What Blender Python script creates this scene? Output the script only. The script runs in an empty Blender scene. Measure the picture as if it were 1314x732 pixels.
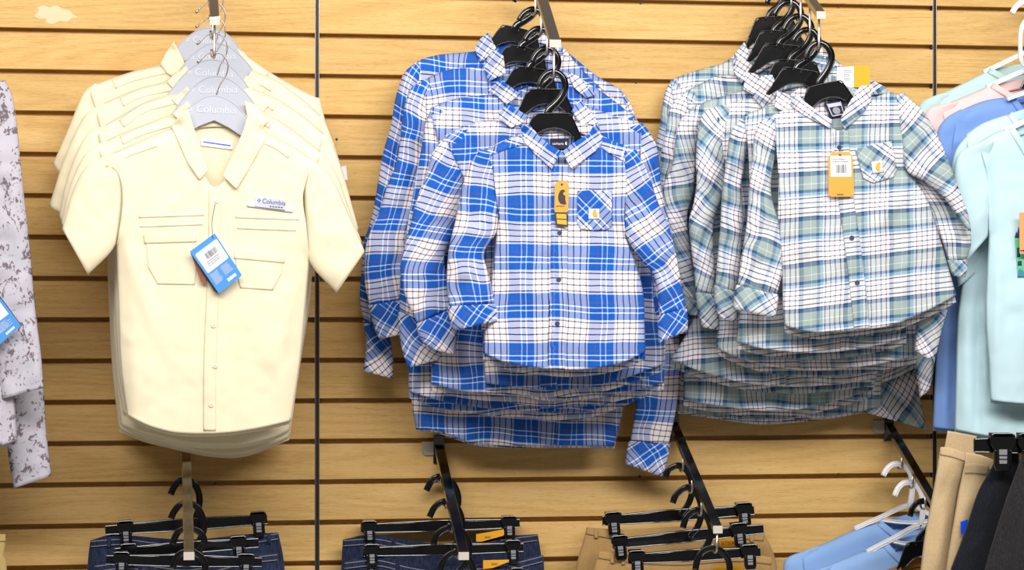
import bpy, bmesh, math, random
import numpy as np
from mathutils import Vector, Matrix
from mathutils.geometry import delaunay_2d_cdt

random.seed(7)
SC = bpy.context.scene
COL = SC.collection
PI = math.pi

# ------------------------------------------------------------------ the camera's geometry
FPX, XC, YH, FOOT = 2942.0, 657.0, 400.0, 195.0
TH = math.atan((XC - FOOT) / FPX)
DIST, Z0 = 4.306, 1.35
CT, ST = math.cos(TH), math.sin(TH)


def proj(px, py, d):
    """pixel columns/rows of the 1314x732 frame and a distance from the wall -> world points (N,3)"""
    px = np.asarray(px, float); py = np.asarray(py, float); d = np.asarray(d, float)
    u = (px - XC) / FPX; v = -(py - YH) / FPX
    t = (DIST - d) / (CT - u * ST)
    return np.stack([t * (ST + u * CT), -d + 0 * t, Z0 + t * v], -1)


def P(px, py, d):
    return Vector(proj(px, py, d).tolist())


def pix(w):
    """world point -> pixel of the 1314x732 frame"""
    x, y, z = w[0], w[1] + DIST, w[2] - Z0
    f = x * ST + y * CT
    return XC + FPX * (x * CT - y * ST) / f, YH - FPX * z / f


def S(d, px=657):
    """pixels per metre at distance d from the wall"""
    u = (px - XC) / FPX
    return FPX * (CT - u * ST) / (DIST - d)


cam = bpy.data.cameras.new('camera')
cam.sensor_width = 36.0
cam.lens = FPX / 1314 * 36
cam.shift_y = (YH - 366.0) / 1314
cam.clip_end = 50
camo = bpy.data.objects.new('camera', cam)
COL.objects.link(camo)
camo.location = (0, -DIST, Z0)
camo.rotation_euler = (PI / 2, 0, -TH)
SC.camera = camo

# ------------------------------------------------------------------ objects
ORG = Vector((0, 0, 0))


def tag(o, label=None, cat=None, group=None, kind=None):
    if label: o['label'] = label
    if cat: o['category'] = cat
    if group: o['group'] = group
    if kind: o['kind'] = kind
    return o


def thing(name, label, cat, loc, group=None):
    """an Empty at the thing's base; meshes built next are stored relative to it"""
    global ORG
    o = bpy.data.objects.new(name, None)
    o.empty_display_size = 0.03
    COL.objects.link(o)
    ORG = Vector(loc)
    o.location = ORG
    return tag(o, label, cat, group)


def link(name, verts, faces, m, parent=None, uv=None, smooth=True, matidx=None):
    me = bpy.data.meshes.new(name)
    org = ORG if parent is not None else Vector((0, 0, 0))
    v = np.asarray(verts, float) - np.array(org)
    me.from_pydata(v.tolist(), [], [tuple(int(i) for i in f) for f in faces])
    for mm in (m if isinstance(m, (list, tuple)) else [m]):
        me.materials.append(mm)
    if smooth:
        me.polygons.foreach_set('use_smooth', [True] * len(me.polygons))
    if matidx is not None:
        me.polygons.foreach_set('material_index', list(matidx))
    if uv is not None:
        l = me.uv_layers.new(name='UVMap')
        vi = np.zeros(len(me.loops), int); me.loops.foreach_get('vertex_index', vi)
        l.data.foreach_set('uv', np.asarray(uv, float)[vi].ravel())
    me.update()
    o = bpy.data.objects.new(name, me)
    COL.objects.link(o)
    if parent is not None:
        o.parent = parent
        n, p = 0, parent
        while p.parent is not None:
            p = p.parent
    return o


def solid(o, t, off=0.0):
    mo = o.modifiers.new('thickness', 'SOLIDIFY'); mo.thickness = t; mo.offset = off
    return o


def bev(o, w, seg=2):
    mo = o.modifiers.new('edges', 'BEVEL'); mo.width = w; mo.segments = seg; mo.limit_method = 'ANGLE'
    return o


class MB:
    """collects simple shapes of ONE part"""
    def __init__(s): s.v = []; s.f = []; s.mi = []
    def add(s, v, f, mi=0):
        b = len(s.v); s.v += [tuple(x) for x in v]; s.f += [tuple(b + i for i in q) for q in f]; s.mi += [mi] * len(f)
    def box(s, lo, hi, mi=0):
        (a, b, c), (d, e, f) = lo, hi
        s.add([(a, b, c), (d, b, c), (d, e, c), (a, e, c), (a, b, f), (d, b, f), (d, e, f), (a, e, f)],
              [(0, 3, 2, 1), (4, 5, 6, 7), (0, 1, 5, 4), (1, 2, 6, 5), (2, 3, 7, 6), (3, 0, 4, 7)], mi)
    def prism(s, pts, d0, d1, mi=0):
        """pixel polygon extruded from distance d0 (back) to d1 (front); same metric outline on both"""
        fr = proj([p[0] for p in pts], [p[1] for p in pts], d1)
        s.prism3(fr, (0, d1 - d0, 0), mi)
    def prism3(s, fr, ext, mi=0):
        fr = np.asarray(fr, float); bk = fr + np.array(ext, float); n = len(fr)
        a = 0.5 * np.sum(fr[:, 0] * np.roll(fr[:, 2], -1) - np.roll(fr[:, 0], -1) * fr[:, 2])
        if a < 0: fr, bk = fr[::-1], bk[::-1]
        s.add(list(fr) + list(bk), [tuple(range(n)), tuple(range(2 * n - 1, n - 1, -1))] +
              [(i, i + n, (i + 1) % n + n, (i + 1) % n) for i in range(n)], mi)
    def tube(s, pts, rx, ry=None, n=8, mi=0, up=(0, 1, 0)):
        """sweep an ellipse along 3D points: rx across the path in the wall's plane, ry towards the viewer"""
        pts = np.asarray(pts, float); k = len(pts)
        rx = np.ones(k) * np.asarray(rx); ry = rx if ry is None else np.ones(k) * np.asarray(ry)
        tg = np.gradient(pts, axis=0); tg /= np.linalg.norm(tg, axis=1)[:, None] + 1e-12
        upv = np.array(up, float)
        v = []
        for i in range(k):
            t = tg[i]; a = np.cross(t, upv)
            if np.linalg.norm(a) < 1e-3: a = np.cross(t, np.array((1.0, 0.1, 0)))
            a /= np.linalg.norm(a); b = np.cross(a, t)
            for j in range(n):
                q = 2 * PI * j / n
                v.append(pts[i] + a * rx[i] * math.cos(q) + b * ry[i] * math.sin(q))
        f = [(i * n + j, i * n + (j + 1) % n, (i + 1) * n + (j + 1) % n, (i + 1) * n + j) for i in range(k - 1) for j in range(n)]
        f += [tuple(range(n))[::-1], tuple((k - 1) * n + j for j in range(n))]
        s.add(v, f, mi)
    def build(s, name, m, parent=None, smooth=True):
        o = link(name, s.v, s.f, m, parent, smooth=smooth, matidx=s.mi)
        return o


# ------------------------------------------------------------------ curves in pixel space
def cr(pts, step=None, n=None, closed=False):
    """Catmull-Rom curve through points, resampled evenly"""
    p = np.asarray(pts, float)
    if len(p) == 2 and not closed:
        dense = p[0] + (p[1] - p[0]) * np.linspace(0, 1, 40)[:, None]
    else:
        if closed: q = np.vstack([p[-1], p, p[0], p[1]])
        else: q = np.vstack([2 * p[0] - p[1], p, 2 * p[-1] - p[-2]])
        t = np.linspace(0, 1, 24, endpoint=False)[:, None]
        out = []
        for i in range(len(q) - 3):
            a, b, c, d = q[i:i + 4]
            out.append(0.5 * ((2 * b) + (c - a) * t + (2 * a - 5 * b + 4 * c - d) * t ** 2 + (3 * b - a - 3 * c + d) * t ** 3))
        out.append(q[-2][None])
        dense = np.vstack(out)
    s = np.r_[0, np.cumsum(np.linalg.norm(np.diff(dense, axis=0), axis=1))]
    if n is None: n = max(1, int(round(s[-1] / step)))
    u = np.linspace(0, s[-1], n + 1)
    return np.stack([np.interp(u, s, dense[:, k]) for k in range(p.shape[1])], -1)


def _hash(ix, iy, seed):
    h = (ix * 374761393 + iy * 668265263 + seed * 1442695041) & 0xFFFFFFFF
    h = ((h ^ (h >> 13)) * 1274126177) & 0xFFFFFFFF
    return ((h ^ (h >> 16)) & 0xFFFF) / 32767.5 - 1.0


def noise(x, y, seed=0):
    x = np.asarray(x, float); y = np.asarray(y, float)
    ix = np.floor(x).astype(np.int64); iy = np.floor(y).astype(np.int64)
    fx = x - ix; fy = y - iy
    fx = fx * fx * fx * (fx * (fx * 6 - 15) + 10); fy = fy * fy * fy * (fy * (fy * 6 - 15) + 10)
    a = _hash(ix, iy, seed); b = _hash(ix + 1, iy, seed); c = _hash(ix, iy + 1, seed); d = _hash(ix + 1, iy + 1, seed)
    return (a * (1 - fx) + b * fx) * (1 - fy) + (c * (1 - fx) + d * fx) * fy


def distto(px, py, line):
    """distance of points to a polyline"""
    line = np.asarray(line, float)
    a = line[:-1]; b = line[1:]
    ab = b - a; L = (ab ** 2).sum(1) + 1e-9
    p = np.stack([px, py], -1)[:, None, :]
    t = np.clip(((p - a) * ab).sum(-1) / L, 0, 1)
    return np.sqrt((((a + t[..., None] * ab) - p) ** 2).sum(-1)).min(1)


def inside(px, py, poly):
    x0, y0 = poly[:, 0], poly[:, 1]; x1, y1 = np.roll(x0, -1), np.roll(y0, -1)
    px = px[:, None]; py = py[:, None]
    c = ((y0 > py) != (y1 > py)) & (px < (x1 - x0) * (py - y0) / np.where(y1 == y0, 1e-9, y1 - y0) + x0)
    return c.sum(1) % 2 == 1


def mesh2d(segs, step, seed=0):
    """segs: list of point lists (each smoothed, corners where they join) -> boundary, points, triangles, sampled segs"""
    sm = [cr(s, step) for s in segs]
    bd = np.vstack([s[:-1] for s in sm])
    keep = [0]
    for i in range(1, len(bd)):
        if np.linalg.norm(bd[i] - bd[keep[-1]]) > step * 0.15: keep.append(i)
    if np.linalg.norm(bd[keep[-1]] - bd[0]) < step * 0.15: keep.pop()
    bd = bd[keep]
    lo, hi = bd.min(0), bd.max(0)
    rng = np.random.RandomState(seed + 11)
    ys = np.arange(lo[1] + step * .5, hi[1], step * 0.87)
    pts = []
    for r, y in enumerate(ys):
        xs = np.arange(lo[0] + (0.5 * step if r % 2 else 0), hi[0], step)
        pts.append(np.stack([xs, np.full_like(xs, y)], -1))
    g = np.vstack(pts) if pts else np.zeros((0, 2))
    if len(g):
        g = g + rng.uniform(-.08, .08, g.shape) * step
        g = g[inside(g[:, 0], g[:, 1], bd)]
    if len(g):
        g = g[distto(g[:, 0], g[:, 1], np.vstack([bd, bd[:1]])) > step * 0.5]
    # a ring of points just inside the edge keeps the rounding even along it
    tg = np.roll(bd, -1, 0) - np.roll(bd, 1, 0); tg /= np.linalg.norm(tg, axis=1)[:, None] + 1e-9
    nn = np.stack([-tg[:, 1], tg[:, 0]], -1)
    area2 = np.sum(bd[:, 0] * np.roll(bd[:, 1], -1) - np.roll(bd[:, 0], -1) * bd[:, 1])
    ring = bd + nn * (1 if area2 > 0 else -1) * step * .6
    loop_ = np.vstack([bd, bd[:1]])
    ring = ring[inside(ring[:, 0], ring[:, 1], bd)]
    if len(ring): ring = ring[distto(ring[:, 0], ring[:, 1], loop_) > step * .5]
    if len(ring):
        ok = [0]
        for i in range(1, len(ring)):
            if np.min(np.linalg.norm(ring[ok] - ring[i], axis=1)) > step * .45: ok.append(i)
        ring = ring[ok]
    if len(g) and len(ring):
        g = g[distto(g[:, 0], g[:, 1], loop_) > step * .95]
    parts = [q for q in (bd, ring, g) if len(q)]
    allp = np.vstack(parts)
    n = len(bd)
    vc, _, fs, _, _, _ = delaunay_2d_cdt([Vector(p) for p in allp.tolist()], [], [list(range(n))], 1, 1e-5)
    return np.array([(v.x, v.y) for v in vc]), [tuple(f) for f in fs], sm


def panel(name, segs, depth, m, parent=None, uvf=None, step=5, thick=0.001, seed=0):
    """a cloth panel: pixel outline, its own distance from the wall at every point, thickness"""
    p, f, _ = mesh2d(segs, step, seed)
    d = depth(p[:, 0], p[:, 1])
    v = proj(p[:, 0], p[:, 1], d)
    a = v[list(f[0])]
    nrm = sum(np.cross(v[q[1]] - v[q[0]], v[q[2]] - v[q[0]])[1] for q in f)
    if nrm > 0: f = [q[::-1] for q in f]
    uv = uvf(p[:, 0], p[:, 1]) if uvf else p * 0.001
    o = link(name, v, f, m, parent, uv=uv)
    if thick: solid(o, thick, 0)
    return o


def close(pts):
    """a polygon with straight edges as panel segments"""
    return [[pts[i], pts[(i + 1) % len(pts)]] for i in range(len(pts))]


def rnd(pts, k=0.25):
    """polygon with slightly rounded corners, as points"""
    out = []; n = len(pts)
    for i in range(n):
        a, b, c = np.array(pts[i - 1], float), np.array(pts[i], float), np.array(pts[(i + 1) % n], float)
        l = k * min(np.linalg.norm(a - b), np.linalg.norm(c - b))
        p0 = b + (a - b) / np.linalg.norm(a - b) * l; p2 = b + (c - b) / np.linalg.norm(c - b) * l
        for t in np.linspace(0, 1, 6):
            out.append(tuple((1 - t) ** 2 * p0 + 2 * t * (1 - t) * b + t * t * p2))
    return out


def font_mesh(name, body, size, m, parent, loc, roll, align='CENTER', sx=1.0):
    """flat lettering as an ordinary mesh"""
    cu = bpy.data.curves.new(name, 'FONT')
    cu.body = body; cu.size = size; cu.align_x = align; cu.align_y = 'CENTER'; cu.extrude = .0001
    tmp = bpy.data.objects.new(name, cu); COL.objects.link(tmp)
    dg = bpy.context.evaluated_depsgraph_get()
    me = bpy.data.meshes.new_from_object(tmp.evaluated_get(dg))
    bpy.data.objects.remove(tmp); bpy.data.curves.remove(cu)
    me.name = name; me.materials.clear(); me.materials.append(m)
    o = bpy.data.objects.new(name, me); COL.objects.link(o)
    me.transform(Matrix.Translation(Vector(loc) - (ORG if parent is not None else Vector((0, 0, 0)))) @ Matrix.Rotation(roll, 4, 'Y') @ Matrix.Rotation(PI / 2, 4, 'X') @ Matrix.Diagonal((sx, 1, 1, 1)))
    if parent is not None: o.parent = parent
    return o


def text(name, body, px, py, d, h, m, parent, roll=0.0, align='CENTER', sx=1.0):
    """lettering of capital height h pixels centred on a pixel"""
    return font_mesh(name, body, h / S(d, px) * 1.38, m, parent, P(px, py, d), roll, align, sx)
# ------------------------------------------------------------------ materials
def srgb(r, g, b):
    def c(x):
        x /= 255.0
        return x / 12.92 if x <= 0.04045 else ((x + 0.055) / 1.055) ** 2.4
    return (c(r), c(g), c(b), 1)


class NT:
    def __init__(s, name):
        s.m = bpy.data.materials.new(name); s.m.use_nodes = True
        s.t = s.m.node_tree; s.t.nodes.clear()
        s.out = s.n('ShaderNodeOutputMaterial')
        s.b = s.n('ShaderNodeBsdfPrincipled')
        s.t.links.new(s.b.outputs[0], s.out.inputs[0])
    def n(s, typ, **kw):
        x = s.t.nodes.new(typ)
        for k, v in kw.items(): setattr(x, k, v)
        return x
    def l(s, a, b): s.t.links.new(a, b)
    def math(s, op, a, b=None, c=None):
        x = s.n('ShaderNodeMath', operation=op)
        for i, q in enumerate((a, b, c)):
            if q is None: continue
            if isinstance(q, (int, float)): x.inputs[i].default_value = q
            else: s.l(q, x.inputs[i])
        return x.outputs[0]
    def mix(s, fac, a, b, mode='MIX'):
        x = s.n('ShaderNodeMix', data_type='RGBA', blend_type=mode)
        for sock, q in ((x.inputs[0], fac), (x.inputs[6], a), (x.inputs[7], b)):
            if isinstance(q, (int, float)): sock.default_value = q
            elif isinstance(q, tuple): sock.default_value = q
            else: s.l(q, sock)
        return x.outputs[2]
    def ramp(s, fac, stops, mode='LINEAR'):
        x = s.n('ShaderNodeValToRGB'); r = x.color_ramp; r.interpolation = mode
        r.elements[0].position, r.elements[0].color = stops[0]
        r.elements[1].position, r.elements[1].color = stops[1]
        for p, c in stops[2:]:
            e = r.elements.new(p); e.color = c
        s.l(fac, x.inputs[0])
        return x.outputs[0]
    def noise(s, vec, scale, detail=3, rough=.5, dist=0.0):
        x = s.n('ShaderNodeTexNoise'); x.inputs['Scale'].default_value = scale
        x.inputs['Detail'].default_value = detail; x.inputs['Roughness'].default_value = rough
        x.inputs['Distortion'].default_value = dist
        if vec is not None: s.l(vec, x.inputs['Vector'])
        return x.outputs['Fac']
    def scaled(s, vec, sc):
        x = s.n('ShaderNodeVectorMath', operation='MULTIPLY'); s.l(vec, x.inputs[0]); x.inputs[1].default_value = sc
        return x.outputs[0]
    def bump(s, h, strength, dist):
        x = s.n('ShaderNodeBump'); x.inputs['Strength'].default_value = strength; x.inputs['Distance'].default_value = dist
        s.l(h, x.inputs['Height']); s.l(x.outputs[0], s.b.inputs['Normal'])
    def set(s, **kw):
        for k, v in kw.items():
            s.b.inputs[k.replace('_', ' ')].default_value = v
        return s


def plain(name, col, rough=.5, metal=0.0, spec=.5, bumpy=None):
    t = NT(name); t.set(Base_Color=col, Roughness=rough, Metallic=metal)
    t.b.inputs['Specular IOR Level'].default_value = spec
    if bumpy:
        co = t.n('ShaderNodeTexCoord').outputs['Object']
        t.bump(t.noise(co, bumpy[0], 4), bumpy[1], .001)
    return t.m


def cloth(name, col, var=.12, weave=1400, stretch=(1, 1, 1), rough=.92, sheen=.15, trans=0.0, weave_s=.25):
    """plain woven or knitted cloth: fine weave, slight tone variation"""
    t = NT(name)
    co = t.n('ShaderNodeTexCoord').outputs['Object']
    a = t.noise(t.scaled(co, stretch), weave, 2)
    b = t.noise(co, 9, 3)
    c1 = tuple(x * (1 - var) for x in col[:3]) + (1,)
    c2 = tuple(min(1, x * (1 + var)) for x in col[:3]) + (1,)
    f = t.math('ADD', t.math('MULTIPLY', a, .75), t.math('MULTIPLY', b, .25))
    cc = t.ramp(f, [(.3, c1), (.7, c2)])
    t.l(cc, t.b.inputs['Base Color'])
    t.set(Roughness=rough, Sheen_Weight=sheen)
    t.b.inputs['Specular IOR Level'].default_value = .15
    t.bump(a, weave_s, .0006)
    if trans:
        tr = t.n('ShaderNodeBsdfTranslucent'); t.l(cc, tr.inputs[0])
        mx = t.n('ShaderNodeMixShader'); mx.inputs[0].default_value = trans
        t.l(t.b.outputs[0], mx.inputs[1]); t.l(tr.outputs[0], mx.inputs[2]); t.l(mx.outputs[0], t.out.inputs[0])
    return t.m


def sett(stripes):
    """[(start, colour)...] -> constant ramp stops"""
    return [(a, c) for a, c in stripes]


def plaid(name, period, warp, weft):
    t = NT(name)
    uv = t.n('ShaderNodeTexCoord').outputs['UV']
    sp = t.n('ShaderNodeSeparateXYZ'); t.l(uv, sp.inputs[0])
    cols = []
    for ax, st in ((0, warp), (1, weft)):
        wob = t.math('MULTIPLY', t.math('SUBTRACT', t.noise(t.scaled(uv, (60, 60, 1)), 1.0, 2), .5), .0016)
        f = t.math('FRACT', t.math('DIVIDE', t.math('ADD', sp.outputs[ax], wob), period))
        cols.append(t.ramp(f, [(p, tuple(x ** .7 for x in c[:3]) + (1,)) for p, c in st], 'CONSTANT'))
    # threads over and under: fine twill of the two systems
    tw = t.math('FRACT', t.math('MULTIPLY', t.math('ADD', sp.outputs[0], sp.outputs[1]), 620))
    tw = t.math('ADD', t.math('MULTIPLY', t.math('ABSOLUTE', t.math('SUBTRACT', tw, .5)), .4), .50)
    c = t.mix(tw, cols[0], cols[1])
    gm = t.n('ShaderNodeGamma'); t.l(c, gm.inputs[0]); gm.inputs[1].default_value = 1 / .7; c = gm.outputs[0]
    fz = t.noise(t.scaled(uv, (900, 900, 1)), 1.0, 2)
    c = t.mix(t.math('MULTIPLY', t.math('SUBTRACT', fz, .42), .16), c, (.8, .8, .82, 1))
    t.l(c, t.b.inputs['Base Color'])
    t.set(Roughness=.95, Sheen_Weight=.05)
    t.b.inputs['Specular IOR Level'].default_value = .1
    t.bump(fz, .25, .0006)
    return t.m


def c4(r, g, b): return srgb(r, g, b)

BB, BN, BW, BL = c4(0, 90, 190), c4(10, 10, 40), c4(244, 234, 238), c4(235, 240, 255)
BR = c4(120, 70, 80)
st_blue = [(0, BB), (.15, BR), (.168, BB), (.25, BL), (.272, BB), (.355, BL), (.377, BB), (.515, BW), (.565, BN), (.587, BW),
           (.69, BN), (.712, BW), (.815, BN), (.837, BW), (.94, BN), (.962, BW)]
TS, TB, TL, TN, TW = c4(160, 175, 173), c4(44, 88, 130), c4(138, 176, 206), c4(22, 26, 56), c4(248, 242, 248)
TG = c4(205, 225, 212)
st_teal = [(0, TS), (.13, TG), (.15, TS), (.265, TB), (.33, TL), (.40, TW), (.445, TN), (.468, TW), (.555, TN), (.578, TW),
           (.665, TN), (.688, TW), (.785, TN), (.808, TW), (.87, TN), (.89, TB), (.965, TS)]
M = {}
M['blue_plaid'] = plaid('blue_plaid', .0855, st_blue, st_blue)
M['teal_plaid'] = plaid('teal_plaid', .080, st_teal, st_teal)
M['yellow'] = cloth('pale_yellow_cotton', (.95, .85, .61, 1), .02, 900, trans=.10, weave_s=.12)
M['mint'] = cloth('mint_jersey', srgb(182, 212, 212), .04)
M['pink'] = cloth('pale_pink_jersey', srgb(238, 200, 198), .04)
M['peri'] = cloth('cornflower_jersey', srgb(120, 155, 216), .05)
M['aqua'] = cloth('pale_aqua_jersey', srgb(200, 230, 238), .03, trans=.08)
M['sky'] = cloth('sky_blue_jersey', srgb(142, 178, 228), .05)
M['brown'] = cloth('brown_cloth', srgb(150, 100, 50), .1)
M['tan'] = cloth('tan_twill', srgb(196, 171, 132), .12, 700, (1, 1, .3))
M['khaki'] = cloth('khaki_twill', srgb(172, 138, 88), .12, 700, (1, 1, .3))
M['olive'] = cloth('sand_twill', srgb(190, 165, 105), .12, 700)
M['black_cloth'] = cloth('black_twill', (.009, .010, .015, 1), .45, 420, (1, 1, .4), weave_s=.6)
M['charcoal'] = cloth('charcoal_knit', (.020, .019, .020, 1), .5, 420, (1, 1, .4), weave_s=.6)
M['denim'] = cloth('dark_denim', srgb(34, 42, 66), .7, 300, (1, 1, .25), weave_s=.6)
M['stitch'] = plain('pale_stitching', srgb(128, 124, 132), .8)
M['black'] = plain('black_gloss_plastic', (.004, .004, .005, 1), .16, spec=.9, bumpy=(60, .10))
M['white_plastic'] = plain('white_plastic', (.82, .82, .84, 1), .35)
M['grey_board'] = plain('grey_hanger_board', srgb(184, 188, 200), .6)
M['board_print'] = plain('pale_board_print', srgb(212, 216, 226), .6)
M['chrome'] = plain('polished_steel', (.55, .54, .53, 1), .18, 1.0)
M['dark_reflection_chrome'] = plain('steel_painted_dark_reflection', (.20, .20, .205, 1), .14, 1.0)  # same polished steel, dark reflection of the shaded shirts painted into its colour
M['spring'] = plain('bright_spring_steel', (.62, .64, .70, 1), .25, .7)
M['warm_reflection_chrome'] = plain('steel_painted_warm_reflection', (.86, .82, .74, 1), .16, 1.0)  # same polished steel, colour lightened and warmed to paint in the boards' reflection
M['nickel'] = plain('brushed_nickel', (.50, .45, .40, 1), .38, 1.0)
M['pin_metal'] = plain('pin_steel', (.62, .60, .58, 1), .3, 1.0)
M['wire'] = plain('hook_wire', (.42, .37, .36, 1), .3, 1.0)
M['end_cap'] = plain('bare_steel_end', srgb(205, 195, 182), .45)
M['clear'] = plain('frosted_plastic', srgb(178, 165, 150), .3)
M['tag_yellow'] = plain('yellow_card', srgb(234, 164, 62), .6)
M['tag_gold'] = plain('gold_card', srgb(236, 168, 20), .6)
M['tag_blue'] = plain('blue_card', srgb(72, 148, 222), .5)
M['tag_dark'] = plain('dark_card', srgb(60, 50, 52), .6)
M['tag_orange'] = plain('tan_card', srgb(222, 160, 100), .6)
M['paper'] = plain('white_label_paper', srgb(246, 245, 248), .6)
M['ink'] = plain('dark_ink', srgb(60, 58, 66), .6)
M['grey_ink'] = plain('grey_ink', srgb(150, 148, 158), .6)
M['navy_label'] = plain('navy_woven_label', srgb(34, 28, 52), .8)
M['label_silver'] = plain('silver_label', srgb(202, 204, 220), .7)
M['label_ink'] = plain('navy_label_ink', srgb(70, 78, 120), .7)
M['patch_white'] = plain('pale_patch', srgb(222, 216, 210), .8)
M['patch_gold'] = plain('gold_embroidery', srgb(232, 176, 60), .8)
M['button'] = plain('button_plastic', srgb(70, 72, 96), .35)
M['pale_button'] = plain('pale_button', srgb(240, 232, 210), .4)
M['blue_line'] = plain('blue_label_line', srgb(70, 110, 200), .7)
M['blue_sticker'] = plain('blue_sticker', srgb(20, 80, 225), .4)
M['print_green'] = plain('green_print', srgb(108, 200, 140), .8)
M['print_navy'] = plain('navy_print', srgb(34, 52, 116), .8)
M['print_teal'] = plain('teal_print', srgb(60, 140, 160), .8)
M['seam_dark'] = plain('seam_dark', (.018, .016, .018, 1), .5)
M['seam_steel'] = plain('seam_steel', (.40, .33, .27, 1), .35, 1.0)


def leaf_print():
    t = NT('grey_leaf_print_cotton')
    uv = t.n('ShaderNodeTexCoord').outputs['UV']
    w = t.n('ShaderNodeTexNoise'); w.inputs['Scale'].default_value = 55; w.inputs['Detail'].default_value = 2; t.l(uv, w.inputs['Vector'])
    off = t.n('ShaderNodeVectorMath', operation='SCALE'); t.l(w.outputs['Color'], off.inputs[0]); off.inputs['Scale'].default_value = .016
    ad = t.n('ShaderNodeVectorMath', operation='ADD'); t.l(uv, ad.inputs[0]); t.l(off.outputs[0], ad.inputs[1])
    cl = t.noise(uv, 42, 1)
    sm = t.noise(t.scaled(ad.outputs[0], (1.5, .9, 1)), 130, 2, .6)
    f = t.math('ADD', t.math('MULTIPLY', cl, .55), t.math('MULTIPLY', sm, .65))
    c = t.ramp(f, [(.645, srgb(192, 188, 198)), (.67, srgb(165, 157, 165)), (.70, srgb(118, 106, 114))])
    t.l(c, t.b.inputs['Base Color']); t.set(Roughness=.9)
    t.b.inputs['Specular IOR Level'].default_value = .15
    t.bump(t.noise(uv, 1200, 2), .2, .0006)
    return t.m


M['leaf'] = leaf_print()


def wood():
    t = NT('oak_slat_board')
    co = t.n('ShaderNodeTexCoord').outputs['Object']
    sp = t.n('ShaderNodeSeparateXYZ'); t.l(co, sp.inputs[0])
    row = t.math('FLOOR', t.math('DIVIDE', t.math('SUBTRACT', sp.outputs[2], SLAT_Z), PITCH))
    pan = t.math('FLOOR', t.math('MULTIPLY', t.math('SUBTRACT', sp.outputs[0], SEAM_X[0]), 1.0 / (SEAM_X[1] - SEAM_X[0])))
    wn = t.n('ShaderNodeTexWhiteNoise', noise_dimensions='2D')
    cv = t.n('ShaderNodeCombineXYZ'); t.l(row, cv.inputs[0]); t.l(pan, cv.inputs[1]); t.l(cv.outputs[0], wn.inputs['Vector'])
    rv = wn.outputs['Value']
    c2 = t.n('ShaderNodeCombineXYZ')
    t.l(t.math('ADD', sp.outputs[0], t.math('MULTIPLY', rv, 37.0)), c2.inputs[0])
    t.l(t.math('MULTIPLY', rv, 11.0), c2.inputs[1]); t.l(sp.outputs[2], c2.inputs[2])
    v = c2.outputs[0]
    broad = t.noise(t.scaled(v, (1.2, 1, 14)), 2.0, 2, .5, .4)
    rings = t.n('ShaderNodeTexNoise'); rings.inputs['Scale'].default_value = 1.0; rings.inputs['Detail'].default_value = 1
    t.l(t.scaled(v, (.9, 1, 11)), rings.inputs['Vector'])
    rg = t.math('FRACT', t.math('MULTIPLY', rings.outputs['Fac'], 16.0))
    rg = t.math('MULTIPLY', t.math('ABSOLUTE', t.math('SUBTRACT', rg, .5)), 2.0)
    fine = t.noise(t.scaled(v, (16, 1, 560)), 1.0, 4, .65)
    pores = t.noise(t.scaled(v, (60, 1, 1100)), 1.0, 2, .5)
    f = t.math('ADD', t.math('MULTIPLY', broad, .26), t.math('MULTIPLY', rg, .13))
    f = t.math('ADD', f, t.math('MULTIPLY', fine, .56))
    base = t.ramp(f, [(.28, (.55, .32, .105, 1)), (.48, (.67, .43, .158, 1)), (.70, (.74, .51, .225, 1))])
    po = t.math('LESS_THAN', pores, .40)
    base = t.mix(t.math('MULTIPLY', po, .30), base, (.36, .17, .05, 1))
    bt = t.math('ADD', .90, t.math('MULTIPLY', rv, .16))
    g = t.n('ShaderNodeCombineXYZ'); t.l(bt, g.inputs[0]); t.l(bt, g.inputs[1]); t.l(bt, g.inputs[2])
    base = t.mix(1.0, base, g.outputs[0], 'MULTIPLY')
    t.l(base, t.b.inputs['Base Color'])
    t.set(Roughness=.6); t.b.inputs['Specular IOR Level'].default_value = .15
    t.bump(fine, .12, .0008)
    return t.m
# ------------------------------------------------------------------ the setting
PITCH = 0.0762
GROOVE = 0.0098
_g0 = P(410, 46.0, 0).z                      # centre of one groove
SLAT_Z = _g0 - PITCH * 40
SEAM_X = (P(407, 366, 0).x, P(1199.5, 366, 0).x)
M['wood'] = wood()
X0, X1 = P(-170, 366, 0).x, P(1500, 366, 0).x
ZT = P(657, -180, 0).z


def slat_panel(mb, xa, xb):
    k0 = int(math.ceil((0.02 - SLAT_Z) / PITCH)); k1 = int((ZT - SLAT_Z) / PITCH)
    for k in range(k0, k1):
        zb = SLAT_Z + k * PITCH + GROOVE / 2; zt = SLAT_Z + (k + 1) * PITCH - GROOVE / 2
        r = .0012; n = 3
        prof = [(.011, zb)]
        for i in range(n + 1):
            a = PI / 2 * i / n
            prof.append((r - r * math.sin(a), zb + r - r * math.cos(a)))
        for i in range(n + 1):
            a = PI / 2 * i / n
            prof.append((r - r * math.cos(a), zt - r + r * math.sin(a)))
        prof.append((.011, zt))
        m = len(prof)
        v = [(xa, y, z) for y, z in prof] + [(xb, y, z) for y, z in prof]
        f = [(i, i + m, (i + 1) % m + m, (i + 1) % m) for i in range(m)] + [tuple(range(m)), tuple(range(2 * m - 1, m - 1, -1))]
        mb.add(v, f)
    mb.box((xa, .0165, 0), (xb, .03, ZT))


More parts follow.
